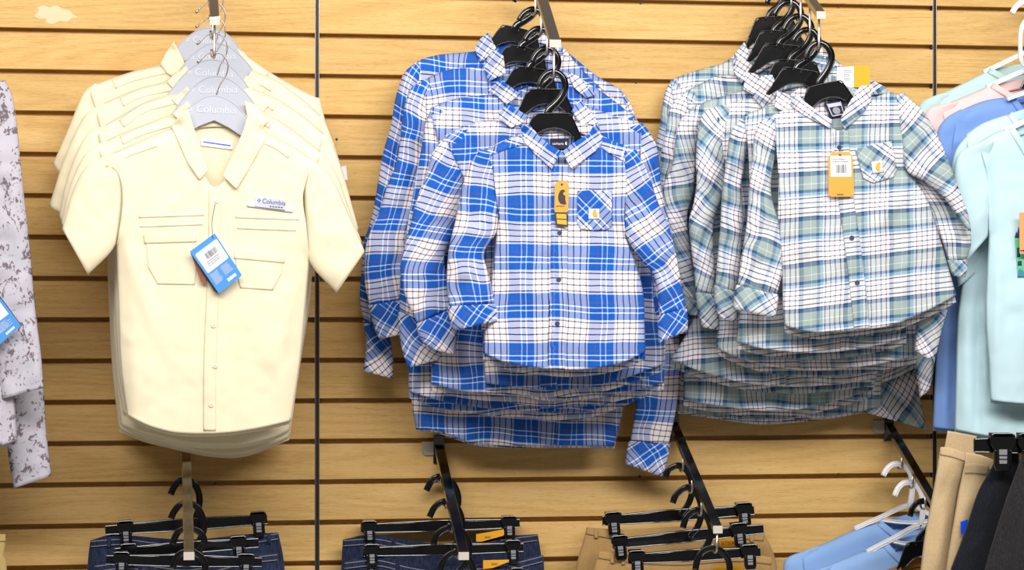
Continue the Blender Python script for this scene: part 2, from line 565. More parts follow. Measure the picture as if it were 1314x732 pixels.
mb = MB()
hw = 3.0 / S(0)
slat_panel(mb, X0, SEAM_X[0] - hw); slat_panel(mb, SEAM_X[0] + hw, SEAM_X[1] - hw); slat_panel(mb, SEAM_X[1] + hw, X1)
w = mb.build('wall_back', M['wood'], smooth=False); tag(w, kind='structure')
for i, x in enumerate(SEAM_X):
    mb = MB()
    mb.box((x - hw + .0004, .006, 0), (x + hw - .0004, .0164, ZT), 0)
    mb.box((x - hw + .0004, .0002, 0), (x - hw + .0014, .006, ZT), 1)
    mb.box((x + hw - .0016, .0002, 0), (x + hw - .0004, .006, ZT), 1)
    o = mb.build('trim_%d' % (i + 1), [M['seam_dark'], M['seam_steel']], smooth=False); tag(o, kind='structure')
mb = MB(); mb.box((X0 - 2.5, -5.5, -.05), (X1 + 2.5, .03, 0))
tf = NT('pale_floor_tile'); tf.set(Base_Color=(.42, .40, .37, 1), Roughness=.35)
fl = mb.build('floor', tf.m, smooth=False); tag(fl, kind='structure')

# marks on the boards: small dark nail holes and a pale filler smudge
def disc(name, px, py, r, m, label, cat, group=None, sx=1.0):
    c = P(px, py, .0)
    mb = MB(); n = 16
    ring = [(c.x + sx * r / S(0) * math.cos(2 * PI * i / n), -.0006, c.z + r / S(0) * math.sin(2 * PI * i / n)) for i in range(n)]
    mb.prism3(ring, (0, .0006, 0))
    o = mb.build(name, m, smooth=False)
    return o


# ------------------------------------------------------------------ light: the shop's ceiling lamps and its general brightness
def area(name, loc, rot, sx, sy, power, col):
    l = bpy.data.lights.new(name, 'AREA'); l.shape = 'RECTANGLE'; l.size = sx; l.size_y = sy; l.energy = power; l.color = col
    o = bpy.data.objects.new(name, l); COL.objects.link(o); o.location = loc; o.rotation_euler = rot
    return o


xm = P(657, 366, 0).x
area('ceiling_lamp', (xm - .2, -1.15, 2.95), (math.radians(22), 0, 0), 3.6, .5, 20, (1, .965, .925))
area('ceiling_lamp', (xm, -2.9, 3.0), (math.radians(52), 0, 0), 4.6, .6, 158, (1, .97, .94))
wd = bpy.data.worlds.new('shop'); SC.world = wd; wd.use_nodes = True
wd.node_tree.nodes['Background'].inputs[0].default_value = (1, .97, .93, 1)
wd.node_tree.nodes['Background'].inputs[1].default_value = .09
SC.view_settings.view_transform = 'Standard'
SC.view_settings.look = 'None'
SC.view_settings.gamma = 1.0
SC.view_settings.use_curve_mapping = False
SC.view_settings.exposure = 0.0
# ------------------------------------------------------------------ garments
def smoothstep(t):
    t = np.clip(t, 0, 1); return t * t * (3 - 2 * t)


def round_prof(dist, R):
    q = 1 - np.clip(dist / R, 0, 1)
    return np.clip(1 - q * q, 0, 1) ** .72


def ridge_sum(px, py, ridges):
    z = 0
    for x0, y0, x1, y1, w, a in ridges:
        ax, ay = x1 - x0, y1 - y0; L = math.hypot(ax, ay)
        t = ((px - x0) * ax + (py - y0) * ay) / (L * L)
        n = ((px - x0) * ay - (py - y0) * ax) / L
        z = z + a * np.exp(-(n / w) ** 2) * smoothstep((t + .15) / .3) * smoothstep((1.15 - t) / .3)
    return z


def sleeve(root, name, mat, d, L, R, th, uv0=(0, 0), seed=0, wr=.003, thick=.0008, n=None, tw=0.0, m=26, opening=True, flat=3.0, dz=None):
    """a flattened cloth tube between two pixel edges L and R (same sense, shoulder to cuff)"""
    Lc = cr(L, n=60); Rc = cr(R, n=60)
    ln = np.linalg.norm(np.diff((Lc + Rc) / 2, axis=0), axis=1).sum()
    if n is None: n = max(6, int(ln / 4.5))
    Lc = cr(L, n=n); Rc = cr(R, n=n)
    c = (Lc + Rc) / 2; s = S(d)
    al = np.r_[0, np.cumsum(np.linalg.norm(np.diff(c, axis=0), axis=1))] / s
    v, uv = [], []
    for i in range(n + 1):
        t = i / n
        hw = np.linalg.norm(Rc[i] - Lc[i]) / 2 / s
        h = min(th if np.isscalar(th) else np.interp(t, np.linspace(0, 1, len(th)), th), hw * .95)
        k = np.arange(m); a = 2 * PI * k / m
        x = np.cos(a); y = np.sin(a)
        ex = np.sign(x) * np.abs(x) ** .9
        ey = np.sign(y) * (1 - np.abs(ex) ** flat) ** (1 / 2.2)
        px = c[i, 0] + (Rc[i, 0] - Lc[i, 0]) / 2 * ex
        py = c[i, 1] + (Rc[i, 1] - Lc[i, 1]) / 2 * ex
        wv = wr * (noise(px / 19 + seed, py / 26 + al[i] * 3, seed) + .6 * noise(px / 9, py / 11 + 7, seed + 3)) * (1 - np.abs(ex) ** 3)
        off = 0 if dz is None else np.interp(t, np.linspace(0, 1, len(dz)), dz)
        dd = d + off + h * ey + wv * np.where(ey > 0, 1, .5)
        v.append(proj(px, py, dd))
        u = np.where(ey >= 0, ex * hw, 2 * hw - ex * hw)
        tl = al[i] + 0 * u
        uu = uv0[0] + u * math.cos(tw) - tl * math.sin(tw); vv = uv0[1] + u * math.sin(tw) + tl * math.cos(tw)
        wob = .0035 * noise(px / 23, py / 23, seed + 9)
        uv.append(np.stack([uu + wob, vv + wob], -1))
    # one extra column so the UV seam sits at the inner back
    V = np.vstack([np.vstack([r, r[:1]]) for r in v]); U = np.vstack([np.vstack([r, r[:1] + [[0, 0]]]) for r in uv])
    M_ = m + 1
    f = [(i * M_ + j, (i + 1) * M_ + j, (i + 1) * M_ + j + 1, i * M_ + j + 1) for i in range(n) for j in range(m)]
    o = link(name, V, f, mat, root, uv=U)
    # faces towards the viewer must look out
    solid(o, thick, 0)
    return o


class Body:
    """front and back panels of a hanging garment and the depth of its front at any pixel"""
    def __init__(s, root, mat, d, sh, arm, side, hem, rside, rarm, rsh, neck, back_neck, T=.016, Tb=.012, R=40, Rs=16,
                 wr=.003, ridges=(), seed=0, uvf=None, step=5.0, names=('front_panel', 'back_panel'), hem_lift=0.0, hem_drop=3, fold=(22, 60)):
        s.d, s.T, s.Tb, s.R, s.Rs, s.wr, s.seed, s.ridges, s.fold = d, T, Tb, R, Rs, wr, seed, ridges, fold
        segs = [sh] + ([arm] if arm else []) + [side, hem, rside] + ([rarm] if rarm else []) + [rsh, neck]
        s.sideL = np.vstack([cr(side, 6)]); s.sideR = np.vstack([cr(rside, 6)])
        s.shL = cr(sh, 6); s.shR = cr(rsh, 6)
        s.hemy = max(p[1] for p in hem); s.topy = min(p[1] for p in sh)
        s.uvf = uvf
        s.front = panel(names[0], segs, s.fd, mat, root, uvf, step, .0009, seed)
        bsegs = [sh] + ([arm] if arm else []) + [side[:-1] + [(side[-1][0], side[-1][1] + hem_drop)],
                 [(x, y + hem_drop) for x, y in hem], [(rside[0][0], rside[0][1] + hem_drop)] + rside[1:]] + ([rarm] if rarm else []) + [rsh, back_neck]
        s.back = panel(names[1], bsegs, s.bd, mat, root, (lambda x, y: uvf(x + 20, y + 13)) if uvf else None, step * 1.6, .0009, seed + 1)

    def prof(s, px, py):
        a = round_prof(np.minimum(distto(px, py, s.sideL), distto(px, py, s.sideR)), s.R)
        b = round_prof(np.minimum(distto(px, py, s.shL), distto(px, py, s.shR)), s.Rs)
        return a * b

    def fd(s, px, py):
        px = np.asarray(px, float); py = np.asarray(py, float)
        p = s.prof(px, py)
        g = smoothstep((py - s.topy) / (s.hemy - s.topy))
        w = noise(px / s.fold[0] + s.seed * 3.1, py / (s.fold[1] * 2.2), s.seed) * (.35 + .9 * g) + .45 * noise(px / 31, py / 24 + 5, s.seed + 2) + .25 * noise(px / 11, py / 13, s.seed + 5)
        return s.d + s.T * p * (1 + .25 * g) + s.wr * w * p + ridge_sum(px, py, s.ridges) * p

    def bd(s, px, py):
        return s.d - s.Tb * s.prof(np.asarray(px, float), np.asarray(py, float))

    def on(s, eps):
        return lambda x, y: s.fd(x, y) + eps


def uv_at(d, ox, oy, tilt=0.0, split=None, shift=0.0, seed=0, wob=.0022, tilt_from=None):
    """garment cloth coordinates in metres; tilt = how much the rows run uphill to the right"""
    k = S(d)
    def f(px, py):
        u = (px - ox) / k; g = 1.0 if tilt_from is None else np.clip((py - tilt_from[0]) / (tilt_from[1] - tilt_from[0]), 0, 1)
        v = (py - oy + tilt * g * (px - ox)) / k
        if split is not None:
            sx = np.interp(py, [q[1] for q in split], [q[0] for q in split])
            u = u + np.where(px > sx, shift, 0)
        return np.stack([u + wob * noise(px / 40, py / 45, seed + 1), v + wob * noise(px / 45, py / 40, seed)], -1)
    return f


def uv_dir(d, ox, oy, ang):
    k = S(d); c, s_ = math.cos(ang), math.sin(ang)
    return lambda px, py: np.stack([((px - ox) * c + (py - oy) * s_) / k, (-(px - ox) * s_ + (py - oy) * c) / k], -1)


def wing(root, b, mat, pts, uvf, top=-.002, lift=.007, curve=.6, segs=None, name='collar_wing'):
    y0 = min(p[1] for p in pts); y1 = max(p[1] for p in pts)
    def dep(px, py):
        t = np.clip((py - y0) / (y1 - y0 + 1e-6), 0, 1)
        base = b.d + top + (b.T + lift - top) * t ** curve
        return np.maximum(base, b.fd(px, py) + .0022)
    return panel(name, segs or close(pts), dep, mat, root, uvf, 3.5, .0016, 3)


def strip_pts(center, hw):
    c = cr(center, n=30); t = np.gradient(c, axis=0); t /= np.linalg.norm(t, axis=1)[:, None]
    nn = np.stack([t[:, 1], -t[:, 0]], -1)
    a = c + nn * hw; b_ = c - nn * hw
    return a, b_


def strip(root, name, dep, mat, center, hw, uvf=None, thick=.0008, step=4):
    a, b_ = strip_pts(center, hw)
    a = [tuple(x) for x in a[::5]]; b_ = [tuple(x) for x in b_[::5]]
    segs = [a, [a[-1], b_[-1]], b_[::-1], [b_[0], a[0]]]
    return panel(name, segs, dep, mat, root, uvf, step, thick, 5)


def button(root, b, px, py, r, m, eps=.0022):
    """a small four-hole button"""
    d = float(b.fd(np.array([px]), np.array([py]))[0]) + eps
    c = P(px, py, d); k = S(d); mb = MB(); n = 18
    R = r / k
    prof = [(R * .98, .0), (R, -.0006), (R * .9, -.0014), (R * .6, -.0011), (R * .3, -.0010), (0.0001, -.0010)]
    v = []; f = []
    for rr, y in prof:
        for i in range(n): v.append((c.x + rr * math.cos(2 * PI * i / n), c.y + y, c.z + rr * math.sin(2 * PI * i / n)))
    for j in range(len(prof) - 1):
        for i in range(n):
            f.append((j * n + i, j * n + (i + 1) % n, (j + 1) * n + (i + 1) % n, (j + 1) * n + i))
    mb.add(v, f, 0)
    for q in range(4):
        a = PI / 4 + q * PI / 2
        x, z = c.x + .38 * R * math.cos(a), c.z + .38 * R * math.sin(a)
        ring = [(x + .12 * R * math.cos(2 * PI * i / 8), c.y - .00125, z + .12 * R * math.sin(2 * PI * i / 8)) for i in range(8)]
        mb.prism3(ring, (0, .0002, 0), 1)
    return mb.build('button', [m, M['ink']], root)


def patch_logo(root, pts, dep, parent=None):
    """pale square woven patch with a golden curled mark"""
    o = panel('logo_patch', close(pts), dep, M['patch_white'], root, None, 3, .0006)
    xs = [p[0] for p in pts]; ys = [p[1] for p in pts]
    return o, sum(xs) / len(xs), sum(ys) / len(ys), (max(ys) - min(ys))


def curl_mark(name, px, py, d, h, m, parent, roll=0.0):
    """a thick hooked C: broad round bowl below, curl over the top"""
    k = S(d, px)
    c = P(px, py, d)
    out = []
    q = [(.24, .36), (.10, .50), (-.10, .44), (-.25, .18), (-.28, -.14), (-.18, -.40), (.02, -.50), (.25, -.49), (.22, -.30), (.20, -.10), (.22, .08), (.12, .13), (.07, .24), (.13, .33)]
    mb = MB()
    pts = cr([(a * h, b_ * h) for a, b_ in q], n=48, closed=True)[:-1]
    ca, sa = math.cos(roll), math.sin(roll)
    ring = [(c.x + (x * ca - y * sa) / k, c.y, c.z + (x * sa + y * ca) / k) for x, y in pts]
    mb.prism3(ring, (0, .0003, 0))
    return mb.build(name, m, parent, smooth=False)


# ------------------------------------------------------------------ hangers and display arms
ARM_D = .35
_drop = P(869, 545, 0).z - P(921, 679, ARM_D).z


class Arm:
    def __init__(s, tip, label, wpx=13, mat='chrome', fr=(.22, .40, .58, .76, .965), group=None, bracket=True, pin=.048, cap=True, drop=None, hooks=None):
        t = P(tip[0], tip[1], ARM_D); b = Vector((t.x, 0, t.z + (_drop if drop is None else drop)))
        s.t, s.b = t, b
        if hooks:                      # pins where the hanger hooks hang: find each along the arm
            fr = []
            for hy in hooks:
                lo, hi = .02, .985
                for _ in range(40):
                    f = (lo + hi) / 2; q = b + (t - b) * f
                    if pix(Vector((q.x, q.y, q.z - .0065 - pin)))[1] < hy + 7.5: lo = f
                    else: hi = f
                fr.append(f)
        s.w = wpx / S(ARM_D); h = .013; w = s.w
        r = thing('display_arm', label, 'display arm', b, group)
        s.root = r
        mb = MB()
        for x0, x1 in ((-w / 2, w / 2),):
            v = [(b.x + x0, -.004, b.z - h / 2), (b.x + x1, -.004, b.z - h / 2), (b.x + x1, -.004, b.z + h / 2), (b.x + x0, -.004, b.z + h / 2),
                 (t.x + x0, t.y, t.z - h / 2), (t.x + x1, t.y, t.z - h / 2), (t.x + x1, t.y, t.z + h / 2), (t.x + x0, t.y, t.z + h / 2)]
            mb.add(v, [(0, 1, 2, 3), (7, 6, 5, 4), (0, 4, 5, 1), (1, 5, 6, 2), (2, 6, 7, 3), (3, 7, 4, 0)])
        bev(mb.build('bar', M[mat], r, smooth=False), .0012)
        if cap:
            mb = MB(); mb.box((t.x - w / 2 - .0003, t.y - .0015, t.z - h / 2 - .0003), (t.x + w / 2 + .0003, t.y + .0002, t.z + h / 2 + .0003))
            o = mb.build('end_face', M['end_cap'], r, smooth=False); o['label'] = 'bare pale end face'
        pw = w * .62
        mb = MB(); mb.box((b.x - pw, -.004, b.z - .030), (b.x + pw, -.0003, b.z + .024))
        mb.box((b.x - .011, -.0003, b.z + .012), (b.x + .011, .006, b.z + .016))
        bev(mb.build('wall_plate', M['dark_reflection_chrome' if mat == 'dark_reflection_chrome' else 'chrome'], r, smooth=False), .001)
        if bracket:
            mb = MB(); x = b.x - w / 2
            mb.prism3([(x - .024, -.0042, b.z + .012), (x - .001, -.0042, b.z + .012), (x - .001, -.0042, b.z - .014), (x - .018, -.0042, b.z - .014), (x - .024, -.0042, b.z - .008)], (0, .0036, 0))
            bev(mb.build('wall_clip', M['clear'], r, smooth=False), .0012)
        s.pins = []
        for f in fr:
            p = b + (t - b) * f
            y, z = p.y, p.z - h / 2
            mb = MB(); L = pin; rr = .0021
            path = [(p.x, y, z + .004), (p.x, y, z - L + .006)]
            for i in range(9):
                a = PI * i / 8
                path.append((p.x - .0005 * i, y + .0075 - .0075 * math.cos(a), z - L + .006 - .006 * math.sin(a)))
            path.append((p.x - .0045, y + .015, z - L + .016))
            mb.tube(path, rr, n=8, up=(1, 0, 0))
            mb.build('pin', M['pin_metal'], r)
            s.d = getattr(s, 'd', []) + [-(y + .0075)]
            s.pins.append(Vector((p.x - .002, y + .0075, z - L + .006)))


def hook_path(rel, org, k, roll=0.0, yaw=0.0):
    ca, sa = math.cos(roll), math.sin(roll); cy, sy = math.cos(yaw), math.sin(yaw)
    out = []
    for a, b_ in rel:
        x, z = a / k, -b_ / k
        x, z = x * ca - z * sa, x * sa + z * ca
        out.append((org[0] + x * cy, org[1] + x * sy, org[2] + z))
    return out


H_BODY = [(-42, 90), (-35, 77), (-26, 56), (-19, 51), (20, 50), (25, 54), (36, 77), (46, 91), (40, 93), (30, 84), (18, 73), (2, 69), (-14, 73), (-28, 84), (-37, 92)]
H_HOOK = [(-6, 56), (-4, 46), (5, 37), (13, 27), (17, 15), (14, 4), (6, -3), (-4, -2.5), (-11, 3), (-15, 10), (-17, 16)]


def plastic_hanger(label, pin, roll=0.0, yaw=0.0, scale=1.0, group=None, mat='black'):
    k = 728.0 / scale
    r = thing('shirt_hanger', label, 'hanger', pin, group)
    mb = MB()
    body = hook_path(rnd(H_BODY, .3), pin, k, roll, yaw)
    fr = [(x, y - .003, z) for x, y, z in body]
    mb.prism3(fr, (0, .006, 0))
    bev(mb.build('hanger_body', M[mat], r, smooth=False), .0012)
    mb = MB()
    rim = [(x, y - .0036, z) for x, y, z in hook_path(cr(H_BODY[1:7], n=30), pin, k, roll, yaw)]
    mb.tube(rim, .0011, .0013, n=6)
    rim2 = [(x, y - .0034, z) for x, y, z in hook_path(cr(H_BODY[9:14], n=24), pin, k, roll, yaw)]
    mb.tube(rim2, .0009, .0011, n=6)
    mb.build('body_rim', M[mat], r)
    mb = MB()
    hp = hook_path(cr(H_HOOK, n=40), pin, k, roll, yaw)
    mb.tube(hp, np.interp(np.linspace(0, 1, 41), [0, .3, 1], [.0075, .0055, .0045]), .0022, n=10)
    for sgn in (-1, 1):
        pts = np.array(hp); tg = np.gradient(pts, axis=0); tg /= np.linalg.norm(tg, axis=1)[:, None]
        nn = np.stack([tg[:, 2], 0 * tg[:, 0], -tg[:, 0]], -1)
        wv = np.interp(np.linspace(0, 1, 41), [0, .3, 1], [.0072, .0052, .0042])[:, None]
        mb.tube(pts + nn * wv * sgn + np.array([0, -.0012, 0]), .0011, .0030, n=6)
    mb.build('hook', M[mat], r)
    return r


Y_TOP = [(-58, 108), (-49, 94), (-33, 72), (-18, 58), (-6, 51), (5, 49.5), (17, 52), (30, 60), (45, 76), (58, 96), (65, 107)]
Y_BOT = [(60, 113), (40, 100), (22, 89), (4, 81), (-14, 89), (-32, 100), (-52, 114)]
Y_HOOK = [(5, 52), (9, 38), (14, 29), (18, 20), (18, 9), (12, 0), (3, -3), (-6, -1), (-13, 5), (-19, 11)]


def board_hanger(label, pin, roll, group):
    k = 715.0
    r = thing('shirt_hanger', label, 'hanger', pin, group)
    top = cr(Y_TOP, n=44); bot = [tuple(x) for x in Y_BOT]
    mb = MB(); pts = [tuple(p) for p in top] + bot
    fr = [(x, y - .002, z) for x, y, z in hook_path(pts, pin, k, roll)]
    mb.prism3(fr, (0, .004, 0))
    bev(mb.build('hanger_board', M['grey_board'], r, smooth=False), .001)
    mb = MB()
    mb.tube([(x, y - .0018, z) for x, y, z in hook_path(cr([(a, b_ + 1.2) for a, b_ in Y_TOP], n=44), pin, k, roll)], .0013, .0009, n=6)
    mb.build('board_rim', M['grey_board'], r)
    mb = MB()
    mb.tube(hook_path(cr(Y_HOOK, n=40), pin, k, roll), .0012, n=7)
    e = hook_path([Y_HOOK[-1], (-15, 7)], pin, k, roll)
    mb.tube(np.linspace(e[0], e[1], 4), .0021, n=8)
    mb.build('hook', M['wire'], r)
    c = hook_path([(6, 68)], pin, k, roll)[0]
    font_mesh('lettering', 'Columbia', .0175, M['board_print'], r, Vector((c[0], c[1] - .0026, c[2])), -roll)
    mb = MB(); c = hook_path([(-25, 68)], pin, k, roll)[0]
    for q in range(4):
        a = q * PI / 2 + PI / 4; x, z = c[0] + .0022 * math.cos(a), c[2] + .0022 * math.sin(a)
        mb.prism3([(x - .0015, c[1] - .0024, z), (x, c[1] - .0024, z - .0015), (x + .0015, c[1] - .0024, z), (x, c[1] - .0024, z + .0015)], (0, .0003, 0))
    mb.build('logo_mark', M['board_print'], r, smooth=False)
    return r


def tube_hanger(label, name, paths, d, w, mat='white_plastic', group=None, org=None, dd=None):
    """open tube hanger: each path is a pixel curve at distance d"""
    r = thing('tube_hanger', label, 'hanger', P(paths[0][1][0][0], paths[0][1][0][1], d), group)
    for nm, pts, ww in paths:
        c = cr(pts, n=max(8, int(sum(math.dist(pts[i], pts[i + 1]) for i in range(len(pts) - 1)) / 3)))
        mb = MB(); k = S(d)
        p3 = proj(c[:, 0], c[:, 1], np.full(len(c), d))
        mb.tube(p3, ww / 2 / k, ww / 2 / k * .8, n=10)
        for sgn in (-1, 1):
            tg = np.gradient(p3, axis=0); tg /= np.linalg.norm(tg, axis=1)[:, None]
            nn = np.stack([tg[:, 2], 0 * tg[:, 0], -tg[:, 0]], -1)
            mb.tube(p3 + nn * sgn * ww * .42 / k + np.array([0, -.001, 0]), .0012, .003, n=6)
        mb.build(nm, M[mat], r)
    return r


def clip_hanger(label, d, bl, br, th, clips, hook, group=None, hw=8):
    """black bar hanger with two sprung clips; bl/br = bar ends in pixels, clips = fractions along"""
    bl, br = np.array(bl, float), np.array(br, float); k = S(d)
    r = thing('clip_hanger', label, 'hanger', P(hook[0][0], hook[0][1], d), group)
    ax = (br - bl) / np.linalg.norm(br - bl); nn = np.array([-ax[1], ax[0]])
    L = np.linalg.norm(br - bl); mid = (bl + br) / 2
    mb = MB()
    pts = [bl - nn * th * .36, bl + ax * L * .3 - nn * th * .42, mid - nn * th * .6, br - ax * L * .3 - nn * th * .42, br - nn * th * .36,
           br + nn * th * .36, br - ax * L * .3 + nn * th * .45, mid + nn * th * .5, bl + ax * L * .3 + nn * th * .45, bl + nn * th * .36]
    mb.prism([tuple(p) for p in pts], d - .002, d + .002)
    for sg, off in ((-1, .42), (1, .45)):
        c = cr([bl + nn * th * .38 * sg, mid + nn * th * (.55 if sg < 0 else .48) * sg, br + nn * th * .38 * sg], n=24)
        mb.tube(proj(c[:, 0], c[:, 1], np.full(len(c), d)), .0016, .0042, n=6)
    bev(mb.build('bar', M['black'], r, smooth=False), .0008)
    for f in clips:
        c = bl + ax * L * f
        def q(a, b_): return tuple(c + ax * a * th + nn * b_ * th)
        mb = MB()
        mb.prism(rnd([q(-.72, -.7), q(.72, -.7), q(.80, -.15), q(.55, .3), q(.55, 1.2), q(.42, 1.55), q(-.42, 1.55), q(-.55, 1.2), q(-.55, .3), q(-.80, -.15)], .2), d + .008, d + .0125)
        mb.prism(rnd([q(-.60, -.6), q(.60, -.6), q(.5, 1.4), q(-.5, 1.4)], .2), d - .0125, d - .008)
        mb.prism([q(-.6, -.75), q(.6, -.75), q(.6, -.5), q(-.6, -.5)], d - .0125, d + .0125)
        for sx in (-.46, .46):
            e = cr([q(sx, .3), q(sx, 1.2)], n=6)
            mb.tube(proj(e[:, 0], e[:, 1], np.full(len(e), d + .0134)), .0016, .002, n=6)
        cl = bev(mb.build('clip', M['black'], r, smooth=False), .0008)
        mb = MB()
        mb.prism([q(-.24, .25), q(.24, .25), q(.24, .58), q(-.24, .58)], d + .0125, d + .0143)
        mb.prism([q(-.24, .66), q(.24, .66), q(.22, .82), q(-.22, .82)], d + .0125, d + .0137)
        mb.prism([q(-.24, .9), q(.24, .9), q(.22, 1.12), q(-.22, 1.12)], d + .0125, d + .0143)
        o = mb.build('spring', M['spring'], cl, smooth=False); o['label'] = 'bright steel clip spring'
    mb = MB()
    c = cr(hook, n=44); p3 = proj(c[:, 0], c[:, 1], np.full(len(c), d))
    mb.tube(p3, hw / 2 / k, .0026, n=10)
    tg = np.gradient(p3, axis=0); tg /= np.linalg.norm(tg, axis=1)[:, None]
    n3 = np.stack([tg[:, 2], 0 * tg[:, 0], -tg[:, 0]], -1)
    for sg in (-1, 1):
        mb.tube(p3 + n3 * sg * hw * .42 / k + np.array([0, -.0012, 0]), .0012, .0034, n=6)
    mb.build('hook', M['black'], r)
    return r


# ------------------------------------------------------------------ swing tags
def flat(name, pts, d, mat, parent, thick=.0006, round_=.0):
    mb = MB(); mb.prism(rnd(pts, round_) if round_ else pts, d - thick, d)
    return mb.build(name, mat, parent, smooth=False)


def in_quad(q, u, v):
    """point at (u,v) in a pixel quad (top-left, top-right, bottom-right, bottom-left)"""
    a, b, c, e = [np.array(p, float) for p in q]
    return tuple((a * (1 - u) + b * u) * (1 - v) + (e * (1 - u) + c * u) * v)


def sub_quad(q, u0, v0, u1, v1):
    return [in_quad(q, u0, v0), in_quad(q, u1, v0), in_quad(q, u1, v1), in_quad(q, u0, v1)]


def barcode(q, d, parent, n=15, seed=1, name='barcode'):
    rng = random.Random(seed); mb = MB(); u = 0.0
    while u < 1:
        w = rng.choice((.02, .035, .05)); mb.prism(sub_quad(q, u, 0, min(1, u + w), 1), d - .0002, d); u += w + rng.choice((.025, .04, .05))
    return mb.build(name, M['ink'], parent, smooth=False)


def print_lines(q, d, parent, rows, m='grey_ink', seed=2, name='small_print', fill=.55):
    rng = random.Random(seed); mb = MB()
    for i in range(rows):
        v0 = (i + .5 - fill / 2) / rows; v1 = (i + .5 + fill / 2) / rows; u = 0.0; end = rng.uniform(.7, 1)
        while u < end:
            w = rng.uniform(.05, .16); mb.prism(sub_quad(q, u, v0, min(end, u + w), v1), d - .0002, d); u += w + .03
    return mb.build(name, M[m], parent, smooth=False)


def loop_string(pts, d, parent, m='ink', r=.0005):
    c = cr(pts, n=14); mb = MB()
    mb.tube(proj(c[:, 0], c[:, 1], np.interp(np.linspace(0, 1, len(c)), np.linspace(0, 1, len(np.atleast_1d(d))), np.atleast_1d(d))), r, n=6)
    return mb.build('string', M[m], parent)
# ------------------------------------------------------------------ shirts
def shirt(name, label, cat, group, d, mat, sh, arm, side, hem, rside, rarm, rsh, neck, bneck, sl=(), wings=(), T=.015, wr=.003,
          ridges=(), seed=0, uv=None, step=5.0, placket=None, phw=9, plaid_=False, band=True, R=40, sl_th=.013, sl_wr=.003, fold=(22, 60), hem_drop=4):
    m = M[mat]
    root = thing(name, label, cat, P(neck[len(neck) // 2][0], neck[len(neck) // 2][1], d), group)
    uvf = uv or uv_at(d, 600, 400)
    b = Body(root, m, d, sh, arm, side, hem, rside, rarm, rsh, neck, bneck, T=T, wr=wr, ridges=ridges, seed=seed, uvf=uvf, step=step, R=R, fold=fold, hem_drop=hem_drop)
    for i, q in enumerate(sl):
        th = q.get('th', sl_th)
        sleeve(root, 'sleeve', m, d + q.get('off', .0), q['L'], q['R'], th, q.get('uv', (.01 * i + seed * .017, .02)), seed * 7 + i, sl_wr, tw=q.get('tw', 0), dz=q.get('dz'))
        if 'cuff' in q:
            cl, crr = q['cuff']
            # a cuff a little wider than the sleeve end, cut on the bias
            ex = lambda l, r: ([(a[0] + (a[0] - b_[0]) * .03, a[1] + (a[1] - b_[1]) * .03) for a, b_ in zip(l, r)])
            dzv = q.get('dz')
            sleeve(root, 'cuff', m, d + q.get('off', .0) + (dzv[-1] if dzv else 0), ex(cl, crr), ex(crr, cl), (th if np.isscalar(th) else th[-1]) * 1.08, (.03, .01), seed * 7 + i + 3, .0012, thick=.0016, n=max(5, int(math.dist(cl[0], cl[-1]) / 4)), tw=.78 if plaid_ else 0)
    for i, wpts in enumerate(wings):
        xs = [p[0] for p in wpts]; ang = .62 if i == 0 else -.62
        u = uv_dir(d, xs[0], wpts[0][1] - 33, ang) if plaid_ else uvf
        wing(root, b, m, wpts, u)
    if band:
        bn = cr(bneck, n=16)
        lo = [(x, y + 13) for x, y in bn[::-1].tolist()]
        dep = lambda x, y: d - .0085 + 0 * x
        panel('collar_band', [bn[::4].tolist(), [bn[-1].tolist(), lo[0]], lo[::4], [lo[-1], bn[0].tolist()]], dep, m, root, uvf, 4, .0016, 2)
    if placket:
        strip(root, 'placket', b.on(.0016), m, placket, phw, (lambda x, y: uvf(x + 7, y + 1)) if plaid_ else uvf)
    return root, b


# ---- pale yellow short-sleeved shirts
YA = Arm((275.5, 27), 'short steel display arm holding the pale yellow shirts, white sticker near its end', 12, 'nickel', bracket=False, drop=.20, pin=.062)
k = MB(); t_ = YA.t; k.prism3([(t_.x - .009, t_.y + .0, t_.z + .0005), (t_.x + .009, t_.y, t_.z + .0025), (t_.x + .009, t_.y, t_.z + .0085), (t_.x - .009, t_.y, t_.z + .0055)], (0, -.0024, 0))
ORG = YA.root.location.copy(); o = k.build('sticker', M['paper'], YA.root, smooth=False); o['label'] = 'white sticker'
YG, YHG = 'pale yellow shirts on one arm', 'grey board hangers under the yellow shirts'
ylab = ['pale yellow short-sleeved shirt right against the wall, rearmost of its stack', 'pale yellow short-sleeved shirt just in front of the rearmost yellow one',
        'pale yellow short-sleeved shirt in the middle of its stack of five', 'pale yellow short-sleeved shirt directly behind the front yellow one', 'pale yellow short-sleeved shirt at the front of its stack, with chest label']
yh = ['grey board hanger of the rearmost yellow shirt, highest of the five', 'grey board hanger second from the wall in the yellow shirts',
      'grey board hanger in the middle of the five yellow shirts', 'grey board hanger second from the front in the yellow shirts', 'lowest grey board hanger, inside the front yellow shirt']
DY = [.071, .134, .197, .26, .332]
for i in range(5):
    board_hanger(yh[i], YA.pins[i], math.radians((-3, 2, -2, 1, -2)[i]), YHG)
